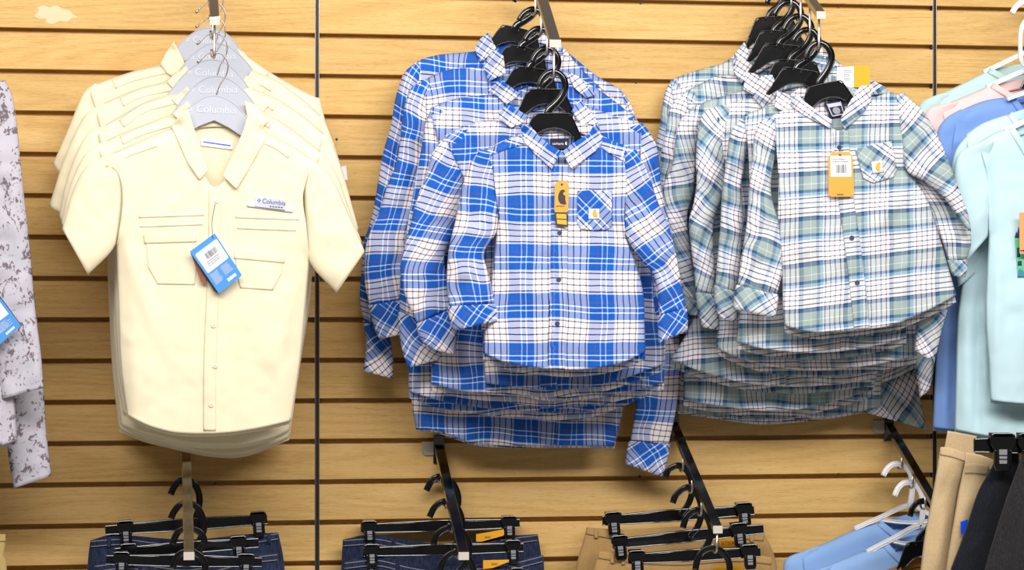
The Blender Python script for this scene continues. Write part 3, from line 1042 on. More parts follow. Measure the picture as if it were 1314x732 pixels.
Y = [
 dict(sh=[(220, 66), (207, 82), (170, 92), (140, 102), (114, 112)], arm=[(114, 112), (125, 150), (135, 200), (140, 230)], side=[(140, 230), (138, 330), (144, 470), (153, 550)],
      hem=[(153, 550), (180, 562), (218, 572), (272, 583), (317, 582), (371, 561)], rside=[(371, 561), (385, 470), (398, 380), (405, 250)], rarm=[(405, 250), (402, 200), (404, 160), (408, 127)],
      rsh=[(408, 127), (370, 107), (345, 92), (318, 74)], neck=[(318, 74), (300, 130), (270, 150), (240, 120), (220, 66)], bneck=[(318, 74), (305, 62), (270, 66), (235, 56), (220, 66)],
      sl=[dict(L=[(122, 107), (106, 122), (88, 165), (68, 211)], R=[(136, 112), (135, 160), (125, 215), (93, 241)]), dict(L=[(396, 123), (400, 170), (405, 220), (415, 250)], R=[(410, 126), (420, 165), (434, 205), (442, 235)])],
      wings=[[(223, 54), (232, 70), (239, 86), (228, 102), (214, 94), (206, 82), (213, 68)], [(305, 62), (318, 74), (345, 93), (335, 104), (318, 96), (310, 84)]]),
 dict(sh=[(226, 92), (211, 105), (180, 113), (150, 125), (122, 138)], arm=[(122, 138), (132, 180), (140, 230), (142, 260)], side=[(142, 260), (139, 330), (147, 470), (155, 545)],
      hem=[(155, 545), (190, 558), (240, 570), (300, 572), (345, 563), (372, 552)], rside=[(372, 552), (387, 450), (398, 360), (408, 270)], rarm=[(408, 270), (405, 220), (408, 180), (413, 150)],
      rsh=[(413, 150), (385, 125), (352, 102), (322, 90)], neck=[(322, 90), (300, 140), (270, 160), (240, 130), (226, 92)], bneck=[(322, 90), (300, 84), (270, 90), (240, 86), (226, 92)],
      sl=[dict(L=[(130, 133), (108, 150), (84, 200), (63, 265)], R=[(146, 138), (140, 190), (125, 245), (82, 276)]), dict(L=[(400, 148), (405, 200), (415, 260), (425, 290)], R=[(415, 150), (430, 190), (445, 240), (452, 265)])],
      wings=[[(239, 85), (249, 108), (240, 120), (222, 114), (214, 105), (226, 94)], [(304, 112), (317, 97), (340, 116), (324, 138), (312, 128)]]),
 dict(sh=[(232, 122), (216, 122), (185, 132), (150, 152), (124, 166)], arm=[(124, 166), (136, 210), (145, 260), (147, 290)], side=[(147, 290), (143, 360), (149, 470), (158, 530)],
      hem=[(158, 530), (195, 543), (240, 549), (300, 549), (345, 543), (373, 534)], rside=[(373, 534), (387, 450), (397, 370), (405, 290)], rarm=[(405, 290), (402, 240), (408, 200), (416, 172)],
      rsh=[(416, 172), (390, 150), (355, 127), (325, 114)], neck=[(325, 114), (300, 165), (272, 185), (245, 150), (232, 122)], bneck=[(325, 114), (300, 106), (270, 108), (245, 112), (232, 122)],
      sl=[dict(L=[(132, 161), (108, 178), (86, 230), (76, 278)], R=[(152, 168), (148, 220), (135, 275), (96, 310)]), dict(L=[(402, 172), (405, 230), (415, 300), (430, 330)], R=[(420, 172), (436, 210), (452, 265), (460, 295)])],
      wings=[[(240, 112), (250, 124), (246, 142), (232, 140), (220, 128)], [(306, 118), (322, 112), (345, 136), (330, 152), (314, 140)]]),
 dict(sh=[(236, 150), (220, 148), (180, 162), (150, 174), (124, 188)], arm=[(124, 188), (141, 230), (150, 280), (149, 305)], side=[(149, 305), (147, 380), (152, 470), (161, 526)],
      hem=[(161, 526), (196, 539), (240, 545), (300, 545), (345, 539), (374, 530)], rside=[(374, 530), (387, 450), (396, 380), (400, 320)], rarm=[(400, 320), (396, 270), (400, 230), (412, 195)],
      rsh=[(412, 195), (380, 170), (350, 150), (322, 134)], neck=[(322, 134), (302, 180), (274, 205), (248, 175), (236, 150)], bneck=[(322, 134), (300, 128), (272, 130), (250, 136), (236, 150)],
      sl=[dict(L=[(134, 181), (108, 200), (88, 245), (79, 286)], R=[(156, 188), (152, 240), (145, 295), (106, 338)]), dict(L=[(396, 196), (398, 250), (402, 325), (432, 360)], R=[(415, 195), (432, 225), (450, 275), (464, 310)])],
      wings=[[(241, 130), (248, 142), (243, 158), (230, 154), (221, 146)], [(314, 130), (326, 134), (345, 155), (335, 165), (318, 152)]]),
 dict(sh=[(228, 162), (190, 177), (158, 191), (128, 203)], arm=[(128, 203), (152, 225), (157, 260), (150, 314)], side=[(150, 314), (152, 400), (155, 470), (163, 533)],
      hem=[(163, 533), (195, 548), (232, 556), (285, 556), (330, 550), (374, 540)], rside=[(374, 540), (385, 465), (391, 400), (397, 332)], rarm=[(397, 332), (393, 290), (389, 250), (402, 206)],
      rsh=[(402, 206), (375, 188), (338, 168)], neck=[(338, 168), (320, 192), (288, 232), (273, 240), (262, 224), (245, 192), (228, 162)], bneck=[(338, 168), (320, 154), (280, 150), (245, 154), (228, 162)],
      sl=[dict(L=[(136, 199), (109, 216), (92, 250), (80, 294)], R=[(166, 194), (161, 245), (149, 312), (113, 353)], th=.016), dict(L=[(386, 204), (390, 260), (396, 332), (432, 376)], R=[(402, 205), (425, 228), (447, 275), (468, 323)], th=.016)],
      wings=[[(241, 140), (249, 165), (258, 190), (267, 219), (256, 231), (240, 208), (227, 178), (220, 163), (230, 148)], [(320, 142), (312, 168), (300, 196), (286, 226), (303, 243), (320, 216), (342, 178), (336, 158)]],
      ridges=[(152, 300, 200, 420, 10, .004), (390, 330, 350, 470, 10, .004), (160, 250, 175, 520, 9, .003), (372, 260, 360, 520, 9, .003), (235, 250, 190, 300, 7, .002), (150, 420, 170, 440, 6, .003)]),
]
for i, q in enumerate(Y):
    root, b = shirt('short_sleeve_shirt', ylab[i], 'shirt', YG, DY[i], 'yellow', seed=i + 1, wr=.0028 if i == 4 else .002, step=4.5 if i == 4 else 7, uv=uv_at(DY[i], 250, 300),
                    placket=[(276, 242), (275, 330), (271, 420), (269, 480), (269, 553)] if i == 4 else None, phw=8, **q)
    # shoulder tapes
    for tp in ([(q['sh'][1][0] + 10, q['sh'][1][1] + 6), (q['sh'][2][0], q['sh'][2][1] + 7), (q['sh'][3][0] + 6, q['sh'][3][1] + 7)],
               [(q['rsh'][-1][0] + 4, q['rsh'][-1][1] + 12), ((q['rsh'][-2][0] + q['rsh'][-1][0]) / 2, (q['rsh'][-2][1] + q['rsh'][-1][1]) / 2 + 9), (q['rsh'][-2][0] - 2, q['rsh'][-2][1] + 11)]):
        strip(root, 'shoulder_tape', b.on(.0010), M['yellow'], tp, 5.5, None, .0009)
# details of the front yellow shirt (root, b still hold it)
for pts in ([(178, 275), (262, 272), (262, 277), (178, 280)], [(180, 289), (260, 286), (260, 289), (180, 292)], [(302, 275), (384, 278), (384, 283), (302, 280)], [(304, 291), (380, 294), (380, 297), (304, 294)]):
    panel('stitched_tuck', close(pts), b.on(.0008), M['yellow'], root, None, 3, .0007)
for pts, flap in (([(186, 302), (250, 300), (253, 340), (250, 366), (202, 365), (190, 344)], [(184, 300), (252, 298), (252, 311), (185, 313)]),
                  ([(302, 322), (363, 327), (362, 350), (350, 373), (308, 370), (303, 350)], [(300, 319), (366, 325), (365, 338), (300, 332)])):
    po = panel('pocket', close(pts), b.on(.0009), M['yellow'], root, None, 4, .0008)
    panel('pocket_flap', close(flap), b.on(.0018), M['yellow'], po, None, 4, .0007)
for py, px in ((258, 278), (330, 276), (418, 274), (470, 276), (520, 271)):
    button(root, b, px, py, 3.0, M['pale_button'], .0026)
tab = panel('chest_tab', close([(318, 258), (376, 266), (376, 273), (317, 265)]), b.on(.003), M['paper'], root, None, 4, .001)
dl = float(b.fd(np.array([347.]), np.array([261.]))[0]) + .0062
lab = flat('chest_label', [(328, 252.5), (367, 256.5), (366, 269.5), (327, 265)], dl, M['label_silver'], root, .0008)
text('lettering', 'Columbia', 351.5, 259.8, dl + .0004, 6.2, M['label_ink'], lab, roll=.10, sx=.9)
mb = MB()
for q in range(4):
    a = q * PI / 2; x, y = 332.4 + 1.5 * math.cos(a), 257.4 + 1.5 * math.sin(a)
    mb.prism([(x - 1, y), (x, y - 1), (x + 1, y), (x, y + 1)], dl, dl + .0003)
mb.build('logo_mark', M['label_ink'], lab, smooth=False)
mb = MB()
for q in range(5):
    x = 346 + q * 3.6; mb.prism([(x, 264.2 + q * .35), (x + 2.4, 264.4 + q * .35), (x + 2.4, 266 + q * .35), (x, 265.8 + q * .35)], dl, dl + .0003)
mb.build('label_print', M['label_ink'], lab, smooth=False)
nl = flat('neck_label', [(259, 176), (299, 181), (298, 192), (258, 187)], .332 - .009, M['paper'], root, .0006); nl['label'] = 'white neck label with a blue line'
flat('label_line', [(261, 181.2), (296, 186.2), (295.5, 188), (260.5, 183)], .332 - .0086, M['blue_line'], nl, .0003)
# blue folded tag
dt = .332 + .036
tq = [(275.5, 299.5), (310.5, 353.5), (281, 377), (243.5, 323)]
tq = [(243.5, 323), (275.5, 299.5), (310.5, 353.5), (281, 377)]
rt = thing('hang_tag', 'blue folded hang tag with white barcode label on the front yellow shirt', 'tag', P(274, 305, dt))
flat('card_front', rnd(tq, .05), dt, M['tag_blue'], rt, .0008)
mb = MB(); f0 = proj([243.5, 281, 275, 247], [323, 377, 374, 331], [dt, dt, dt - .006, dt - .008]); mb.prism3(f0, (0, .0008, 0)); 
o = mb.build('card_back', M['tag_dark'], rt, smooth=False); o['label'] = 'dark photographic back flap'
mb = MB(); f0 = proj([247, 262, 266, 258], [331, 352, 366, 362], [dt - .007] * 4); mb.prism3(f0, (0, .0006, 0)); mb.build('flap_print', plain('brown_print', srgb(140, 84, 60), .6), rt, smooth=False)
lq = sub_quad(tq, .08, .11, .95, .56)
flat('white_label', rnd(lq, .08), dt + .0005, M['paper'], rt, .0005)
barcode(sub_quad(lq, .28, .22, .80, .50), dt + .0008, rt, 17, 3)
print_lines(sub_quad(lq, .2, .55, .85, .8), dt + .0008, rt, 3, 'grey_ink', 5)
print_lines(sub_quad(tq, .10, .60, .44, .84), dt + .0004, rt, 8, 'label_silver', 6)
print_lines(sub_quad(tq, .54, .60, .90, .80), dt + .0004, rt, 7, 'label_silver', 7)
print_lines(sub_quad(tq, .50, .87, .95, .94), dt + .0004, rt, 1, 'paper', 8, 'tag_logo', .9)
loop_string([(273, 306), (272, 285), (276, 262)], [dt + .001, dt - .006, dt - .014], rt)

# ---- blue plaid shirts
BA = Arm((712.5, 56), 'brown-grey steel display arm above the blue plaid shirts', 14.5, 'nickel', bracket=False, drop=.24, pin=.060)
BG = 'blue plaid shirts on one arm'
bh = ['black plastic hanger of the rearmost blue plaid shirt, highest of five', 'black plastic hanger second from the wall among the blue plaid shirts', 'black plastic hanger in the middle of the five blue plaid shirts',
      'black plastic hanger just behind the front blue plaid shirt', 'lowest black plastic hanger, inside the front blue plaid shirt']
for i in range(5):
    plastic_hanger(bh[i], BA.pins[i], math.radians((-14, -13, -9, 0, 0)[i]), math.radians((-2, -2, -2, 0, 0)[i]), group='black hangers of the blue plaid shirts')
DB = [.071, .134, .197, .26, .332]
blab = ['blue plaid long-sleeved shirt right against the wall, lowest hem of its stack', 'blue plaid long-sleeved shirt second from the wall', 'blue plaid long-sleeved shirt in the middle of its stack of five',
        'blue plaid long-sleeved shirt directly behind the front blue one', 'front blue plaid long-sleeved shirt with yellow tag and chest pocket']
B = [
 dict(sh=[(612, 66), (590, 68), (567, 70), (542, 76), (526, 86)], arm=[(526, 86), (530, 130), (540, 190), (543, 220)], side=[(543, 220), (538, 330), (530, 440), (528, 508), (534, 550)],
      hem=[(534, 550), (564, 554), (605, 568), (646, 572), (729, 572), (788, 573)], rside=[(788, 573), (796, 540), (815, 440), (822, 340), (820, 230)], rarm=[(820, 230), (812, 190), (804, 150), (797, 115)],
      rsh=[(797, 115), (765, 97), (727, 66)], neck=[(727, 66), (690, 85), (640, 82), (612, 66)], bneck=[(727, 66), (700, 44), (650, 42), (625, 50), (612, 66)],
      sl=[dict(L=[(534, 80), (518, 95), (508, 125), (502, 160), (491, 200), (482, 254), (474, 290), (467, 312), (464, 347), (462, 385), (467, 412)], R=[(545, 92), (535, 150), (525, 210), (512, 270), (505, 330), (500, 390), (498, 430)], cuff=([(467, 412), (471, 440), (468, 477)], [(498, 430), (503, 455), (503, 486)])),
          dict(L=[(776, 132), (806, 230), (822, 340), (824, 440), (818, 510), (809, 566)], R=[(797, 115), (814, 146), (842, 240), (862, 360), (872, 440), (872, 500), (858, 570)], cuff=([(809, 566), (806, 580), (804, 596)], [(858, 570), (855, 590), (849, 612)]), th=.008, off=-.005)],
      wings=[[(626, 42), (637, 62), (617, 81), (609, 63), (616, 50)], [(722, 60), (730, 70), (744, 90), (733, 94), (722, 78)]]),
 dict(sh=[(627, 88), (609, 87), (580, 89), (555, 97), (542, 106)], arm=[(542, 106), (548, 150), (560, 200), (565, 235)], side=[(565, 235), (550, 330), (530, 420), (525, 475), (524.6, 502)],
      hem=[(524.6, 502), (564, 514.5), (621.5, 524), (671, 527), (704, 530), (745, 530), (791, 516), (830, 500)], rside=[(830, 500), (840, 400), (838, 300), (830, 230)], rarm=[(830, 230), (822, 190), (815, 160), (806, 136)],
      rsh=[(806, 136), (770, 112), (730, 72)], neck=[(730, 72), (690, 105), (650, 105), (627, 88)], bneck=[(730, 72), (690, 66), (650, 74), (627, 88)],
      sl=[dict(L=[(546, 102), (526, 116), (517, 150), (510, 205), (498, 236), (488, 268), (478, 290), (469, 320), (468, 360), (474, 392)], R=[(562, 118), (556, 180), (545, 240), (532, 290), (521, 340), (515, 385)], cuff=([(474, 392), (480, 415), (488, 435)], [(515, 385), (518, 410), (524, 428)]), tw=.06),
          dict(L=[(784, 148), (808, 230), (822, 330), (824, 380)], R=[(806, 136), (820, 160), (838, 210), (850, 300), (852, 390)], cuff=([(824, 380), (825, 400)], [(852, 390), (853, 410)]))],
      wings=[[(637, 61), (646, 72), (649, 94), (627, 105), (621, 88), (626, 73)]]),
 dict(sh=[(641, 121), (624, 122), (594, 125), (574, 130), (552, 139)], arm=[(552, 139), (562, 180), (580, 230), (590, 260)], side=[(590, 260), (580, 350), (562, 430), (555.5, 463), (553, 493)],
      hem=[(553, 493), (600, 503), (671, 510), (704, 514.5), (753, 512.5), (811, 502), (852, 491)], rside=[(852, 491), (854, 420), (850, 340), (835, 270)], rarm=[(835, 270), (826, 220), (818, 170), (812, 148)],
      rsh=[(812, 148), (775, 120), (735, 95)], neck=[(735, 95), (700, 130), (660, 135), (641, 121)], bneck=[(735, 95), (700, 92), (660, 105), (641, 121)],
      sl=[dict(L=[(554, 137), (546, 160), (541, 190), (532, 240), (523, 290), (516, 335), (513, 375), (513, 400)], R=[(574, 140), (585, 200), (580, 260), (570, 320), (562, 380), (560, 420)], cuff=([(513, 400), (516, 440), (525, 472)], [(560, 420), (566, 440), (570, 460)])),
          dict(L=[(788, 158), (814, 230), (828, 320), (830, 385)], R=[(812, 148), (826, 172), (842, 210), (856, 290), (860, 390)], cuff=([(830, 385), (831, 405)], [(860, 390), (861, 412)]))],
      wings=[[(642, 102), (656, 112), (668, 121), (650, 134), (638, 123), (626, 116)], [(728, 92), (742, 98), (765, 122), (752, 126), (736, 112)]]),
 dict(sh=[(652, 156), (620, 155), (590, 164), (570, 175)], arm=[(570, 175), (582, 200), (600, 240), (612, 280)], side=[(612, 280), (616, 340), (618, 420), (621.5, 463), (623, 492)],
      hem=[(623, 492), (671, 498), (704, 501), (753, 498), (795, 488), (850, 468)], rside=[(850, 468), (852, 430), (848, 370), (826, 300)], rarm=[(826, 300), (822, 250), (822, 200), (824, 158)],
      rsh=[(824, 158), (790, 150), (745, 132)], neck=[(745, 132), (725, 165), (700, 178), (670, 165), (652, 156)], bneck=[(745, 132), (710, 124), (670, 136), (652, 156)],
      sl=[dict(L=[(580, 168), (556, 195), (549, 220), (540, 242), (532, 267), (527, 288), (519, 320), (514, 350), (522, 385), (536, 415)], R=[(606, 166), (604, 205), (598, 235), (590, 268), (581, 300), (570, 330), (575, 360), (583, 395)], cuff=([(536, 415), (540, 433), (552, 448)], [(583, 395), (584, 425), (582, 455)]), tw=-.3),
          dict(L=[(800, 166), (818, 220), (828, 290), (832, 340), (836, 380)], R=[(824, 158), (836, 174), (844, 195), (849, 246), (862, 300), (866, 345), (866, 385)], cuff=([(836, 380), (838, 402)], [(866, 385), (866, 408)]), tw=.2)],
      wings=[[(651, 134), (661, 139), (678, 149), (669, 159), (656, 164), (640, 152), (640, 143)], [(733, 143), (744, 127), (762, 148), (768, 160), (745, 160)]]),
 dict(sh=[(672, 170), (645, 181), (622, 192)], arm=[(622, 192), (632, 215), (636, 247), (640, 278), (637, 303)], side=[(637, 303), (633, 342), (628, 390), (622, 430), (620, 453)],
      hem=[(620, 453), (651, 466), (690, 472), (729, 475), (768, 472), (800, 465), (828, 452)], rside=[(828, 452), (827, 420), (826, 385), (820, 352), (803, 303)], rarm=[(803, 303), (801, 280), (802, 259), (805, 225), (812, 194)],
      rsh=[(812, 194), (792, 184), (770, 173)], neck=[(770, 173), (752, 190), (721, 217), (690, 194), (672, 170)], bneck=[(770, 173), (760, 162), (720, 157), (680, 162), (672, 170)],
      sl=[dict(L=[(616, 192), (603, 212), (592, 245), (585, 282), (577, 315), (574, 345), (574, 372), (577, 393)], R=[(635, 196), (636, 230), (640, 262), (638, 295), (621, 325), (627, 352), (632, 375), (635, 390)], cuff=([(577, 393), (579, 408), (584, 424)], [(635, 390), (637, 400), (639, 412)]), th=.015, off=.004),
          dict(L=[(799, 196), (800, 259), (803, 300), (820, 330), (838, 352), (844, 378), (846, 405)], R=[(816, 192), (832, 224), (845, 262), (860, 296), (869, 335), (876, 375), (880, 396)], cuff=([(846, 405), (846, 422), (846, 440)], [(880, 396), (881, 410), (881, 425)]), th=.015, off=.004, tw=.35)],
      wings=[[(667, 160), (673, 183), (687, 198), (708, 217), (720, 194), (707, 187), (692, 175), (680, 161)], [(721, 195), (734, 218), (762, 197), (773, 183), (769, 161), (763, 159), (756, 172), (738, 182)]],
      ridges=[(712, 330, 690, 332, 5, -.003), (640, 310, 680, 380, 9, .004), (805, 310, 770, 400, 10, .004), (660, 400, 655, 470, 9, .003), (780, 390, 790, 470, 10, .003)]),
]
offs = [(600, 300), (570, 330), (590, 470), (640, 420), (652, 314)]
for i, q in enumerate(B):
    fr = i == 4
    uvf = uv_at(DB[i], offs[i][0], offs[i][1], tilt=(-.05, .03, -.02, .04, -.01)[i], split=[(718, 200), (716, 480)] if fr else None, shift=.030 if fr else 0, seed=i, wob=.0022 if fr else .005)
    root, b = shirt('plaid_shirt', blab[i], 'shirt', BG, DB[i], 'blue_plaid', seed=i + 2, uv=uvf, plaid_=True, step=4.5 if fr else 6, wr=.003 if fr else .005,
                    placket=[(718, 212), (718, 300), (717, 360), (715, 416), (714, 474)] if fr else [(700, q['hem'][2][1] - 120), (702, q['hem'][2][1] - 60), (704, q['hem'][len(q['hem']) // 2][1] - 1)], phw=11, sl_wr=.0048, hem_drop=3 if i == 0 else 9, **q)
for py, px in ((299, 718), (359, 717), (415.5, 715)):
    button(root, b, px, py, 3.2, M['button'])
for pts in ([(645, 182), (668, 172), (673, 186), (655, 190), (627, 200), (623, 194)], [(773, 176), (800, 186), (813, 194), (806, 210), (780, 196), (768, 186)]):
    panel('yoke', close(pts), b.on(.002), M['blue_plaid'], root, uv_dir(.332, 640, 180, .25), 4, .0008)
pk = [(741, 245), (763, 244), (785, 246), (785, 290), (780, 295), (759, 296), (745, 294), (740.5, 286)]
po = panel('pocket', close(pk), b.on(.0026), M['blue_plaid'], root, uv_dir(.332, 752, 240, .78), 3.5, .001)
pt = [(755.5, 268), (769, 268), (769.5, 281.5), (755, 281.5)]
lp = panel('logo_patch', close(pt), b.on(.0042), M['patch_white'], po, None, 3, .0006)
dl = float(b.fd(np.array([763.]), np.array([274.]))[0]) + .0056
curl_mark('patch_mark', 763.5, 273.5, dl, 9.5, M['patch_gold'], po, .1)
nl = flat('neck_label', [(706, 178), (730, 178), (729.5, 191), (706.5, 191)], .332 - .0055, M['navy_label'], root, .0008); nl['label'] = 'navy woven neck label'
text('lettering', 'carhartt', 716, 184.5, .332 - .0050, 3.3, M['paper'], nl); curl_mark('label_mark', 726.5, 184, .332 - .0051, 4.2, M['paper'], nl)
# narrow yellow tag
dt = .332 + .026
rt = thing('hang_tag', 'narrow yellow hang tag with dark curl mark on the front blue plaid shirt', 'tag', P(721, 234, dt))
yq = [(712.5, 232), (729.5, 232), (728.5, 272.5), (711.5, 272.5)]
flat('card', rnd([(711.5, 272.5), (712, 238), (715, 232.5), (727, 232.5), (730, 238), (729, 272.5)], .15), dt, M['tag_yellow'], rt, .0008)
curl_mark('tag_mark', 721.5, 253, dt + .0004, 19, M['tag_dark'], rt, .05)
text('lettering', 'carhartt', 719, 264.5, dt + .0004, 2.6, M['tag_dark'], rt)
mb = MB(); c_ = [(721 + 1.5 * math.cos(a * PI / 5), 237 + 1.5 * math.sin(a * PI / 5)) for a in range(10)]; mb.prism(c_, dt, dt + .0003); mb.build('eyelet', M['ink'], rt, smooth=False)
dq = [(711.5, 272.5), (727.5, 272.5), (729, 291.5), (713.5, 289.5)]
flat('lower_card', dq, dt, M['tag_dark'], rt, .0008)
for a in ((.12, .12, .92, .46), (.12, .54, .92, .86)):
    flat('gold_window', sub_quad(dq, *a), dt + .0003, M['patch_gold'], rt, .0003)
loop_string([(721, 237), (721, 228), (722, 219)], [dt + .0005, dt - .004, dt - .009], rt)

# ---- teal plaid shirts
TA = Arm((1053.5, 19.5), 'brushed steel display arm above the teal plaid shirts', 12, 'nickel', fr=(.11, .28, .45, .63, .80, .965), bracket=False, drop=.19, pin=.059)
TGp = 'teal plaid shirts on one arm'
th_ = ['black plastic hanger of the rearmost teal plaid shirt, highest of six', 'black plastic hanger second from the wall in the teal shirts', 'black plastic hanger third from the wall in the teal shirts',
       'black plastic hanger third from the front in the teal shirts', 'black plastic hanger just behind the front teal plaid shirt', 'lowest black plastic hanger, tilted inside the front teal plaid shirt']
for i in range(6):
    plastic_hanger(th_[i], TA.pins[i], math.radians((2, -2, -7, -4, -10, 11)[i]), math.radians((-3, -3, -3, -2, -2, 0)[i]), (1.05, 1.08, 1.1, 1.12, 1.0, 1.0)[i], group='black hangers of the teal plaid shirts')
DT = [.036, .095, .154, .216, .275, .332]
tlab = ['teal plaid long-sleeved shirt right against the wall, lowest hem of its stack', 'teal plaid long-sleeved shirt second from the wall', 'teal plaid long-sleeved shirt third from the wall',
        'teal plaid long-sleeved shirt third from the front of its stack', 'teal plaid long-sleeved shirt directly behind the front teal one', 'front teal plaid long-sleeved shirt with yellow barcode tag']
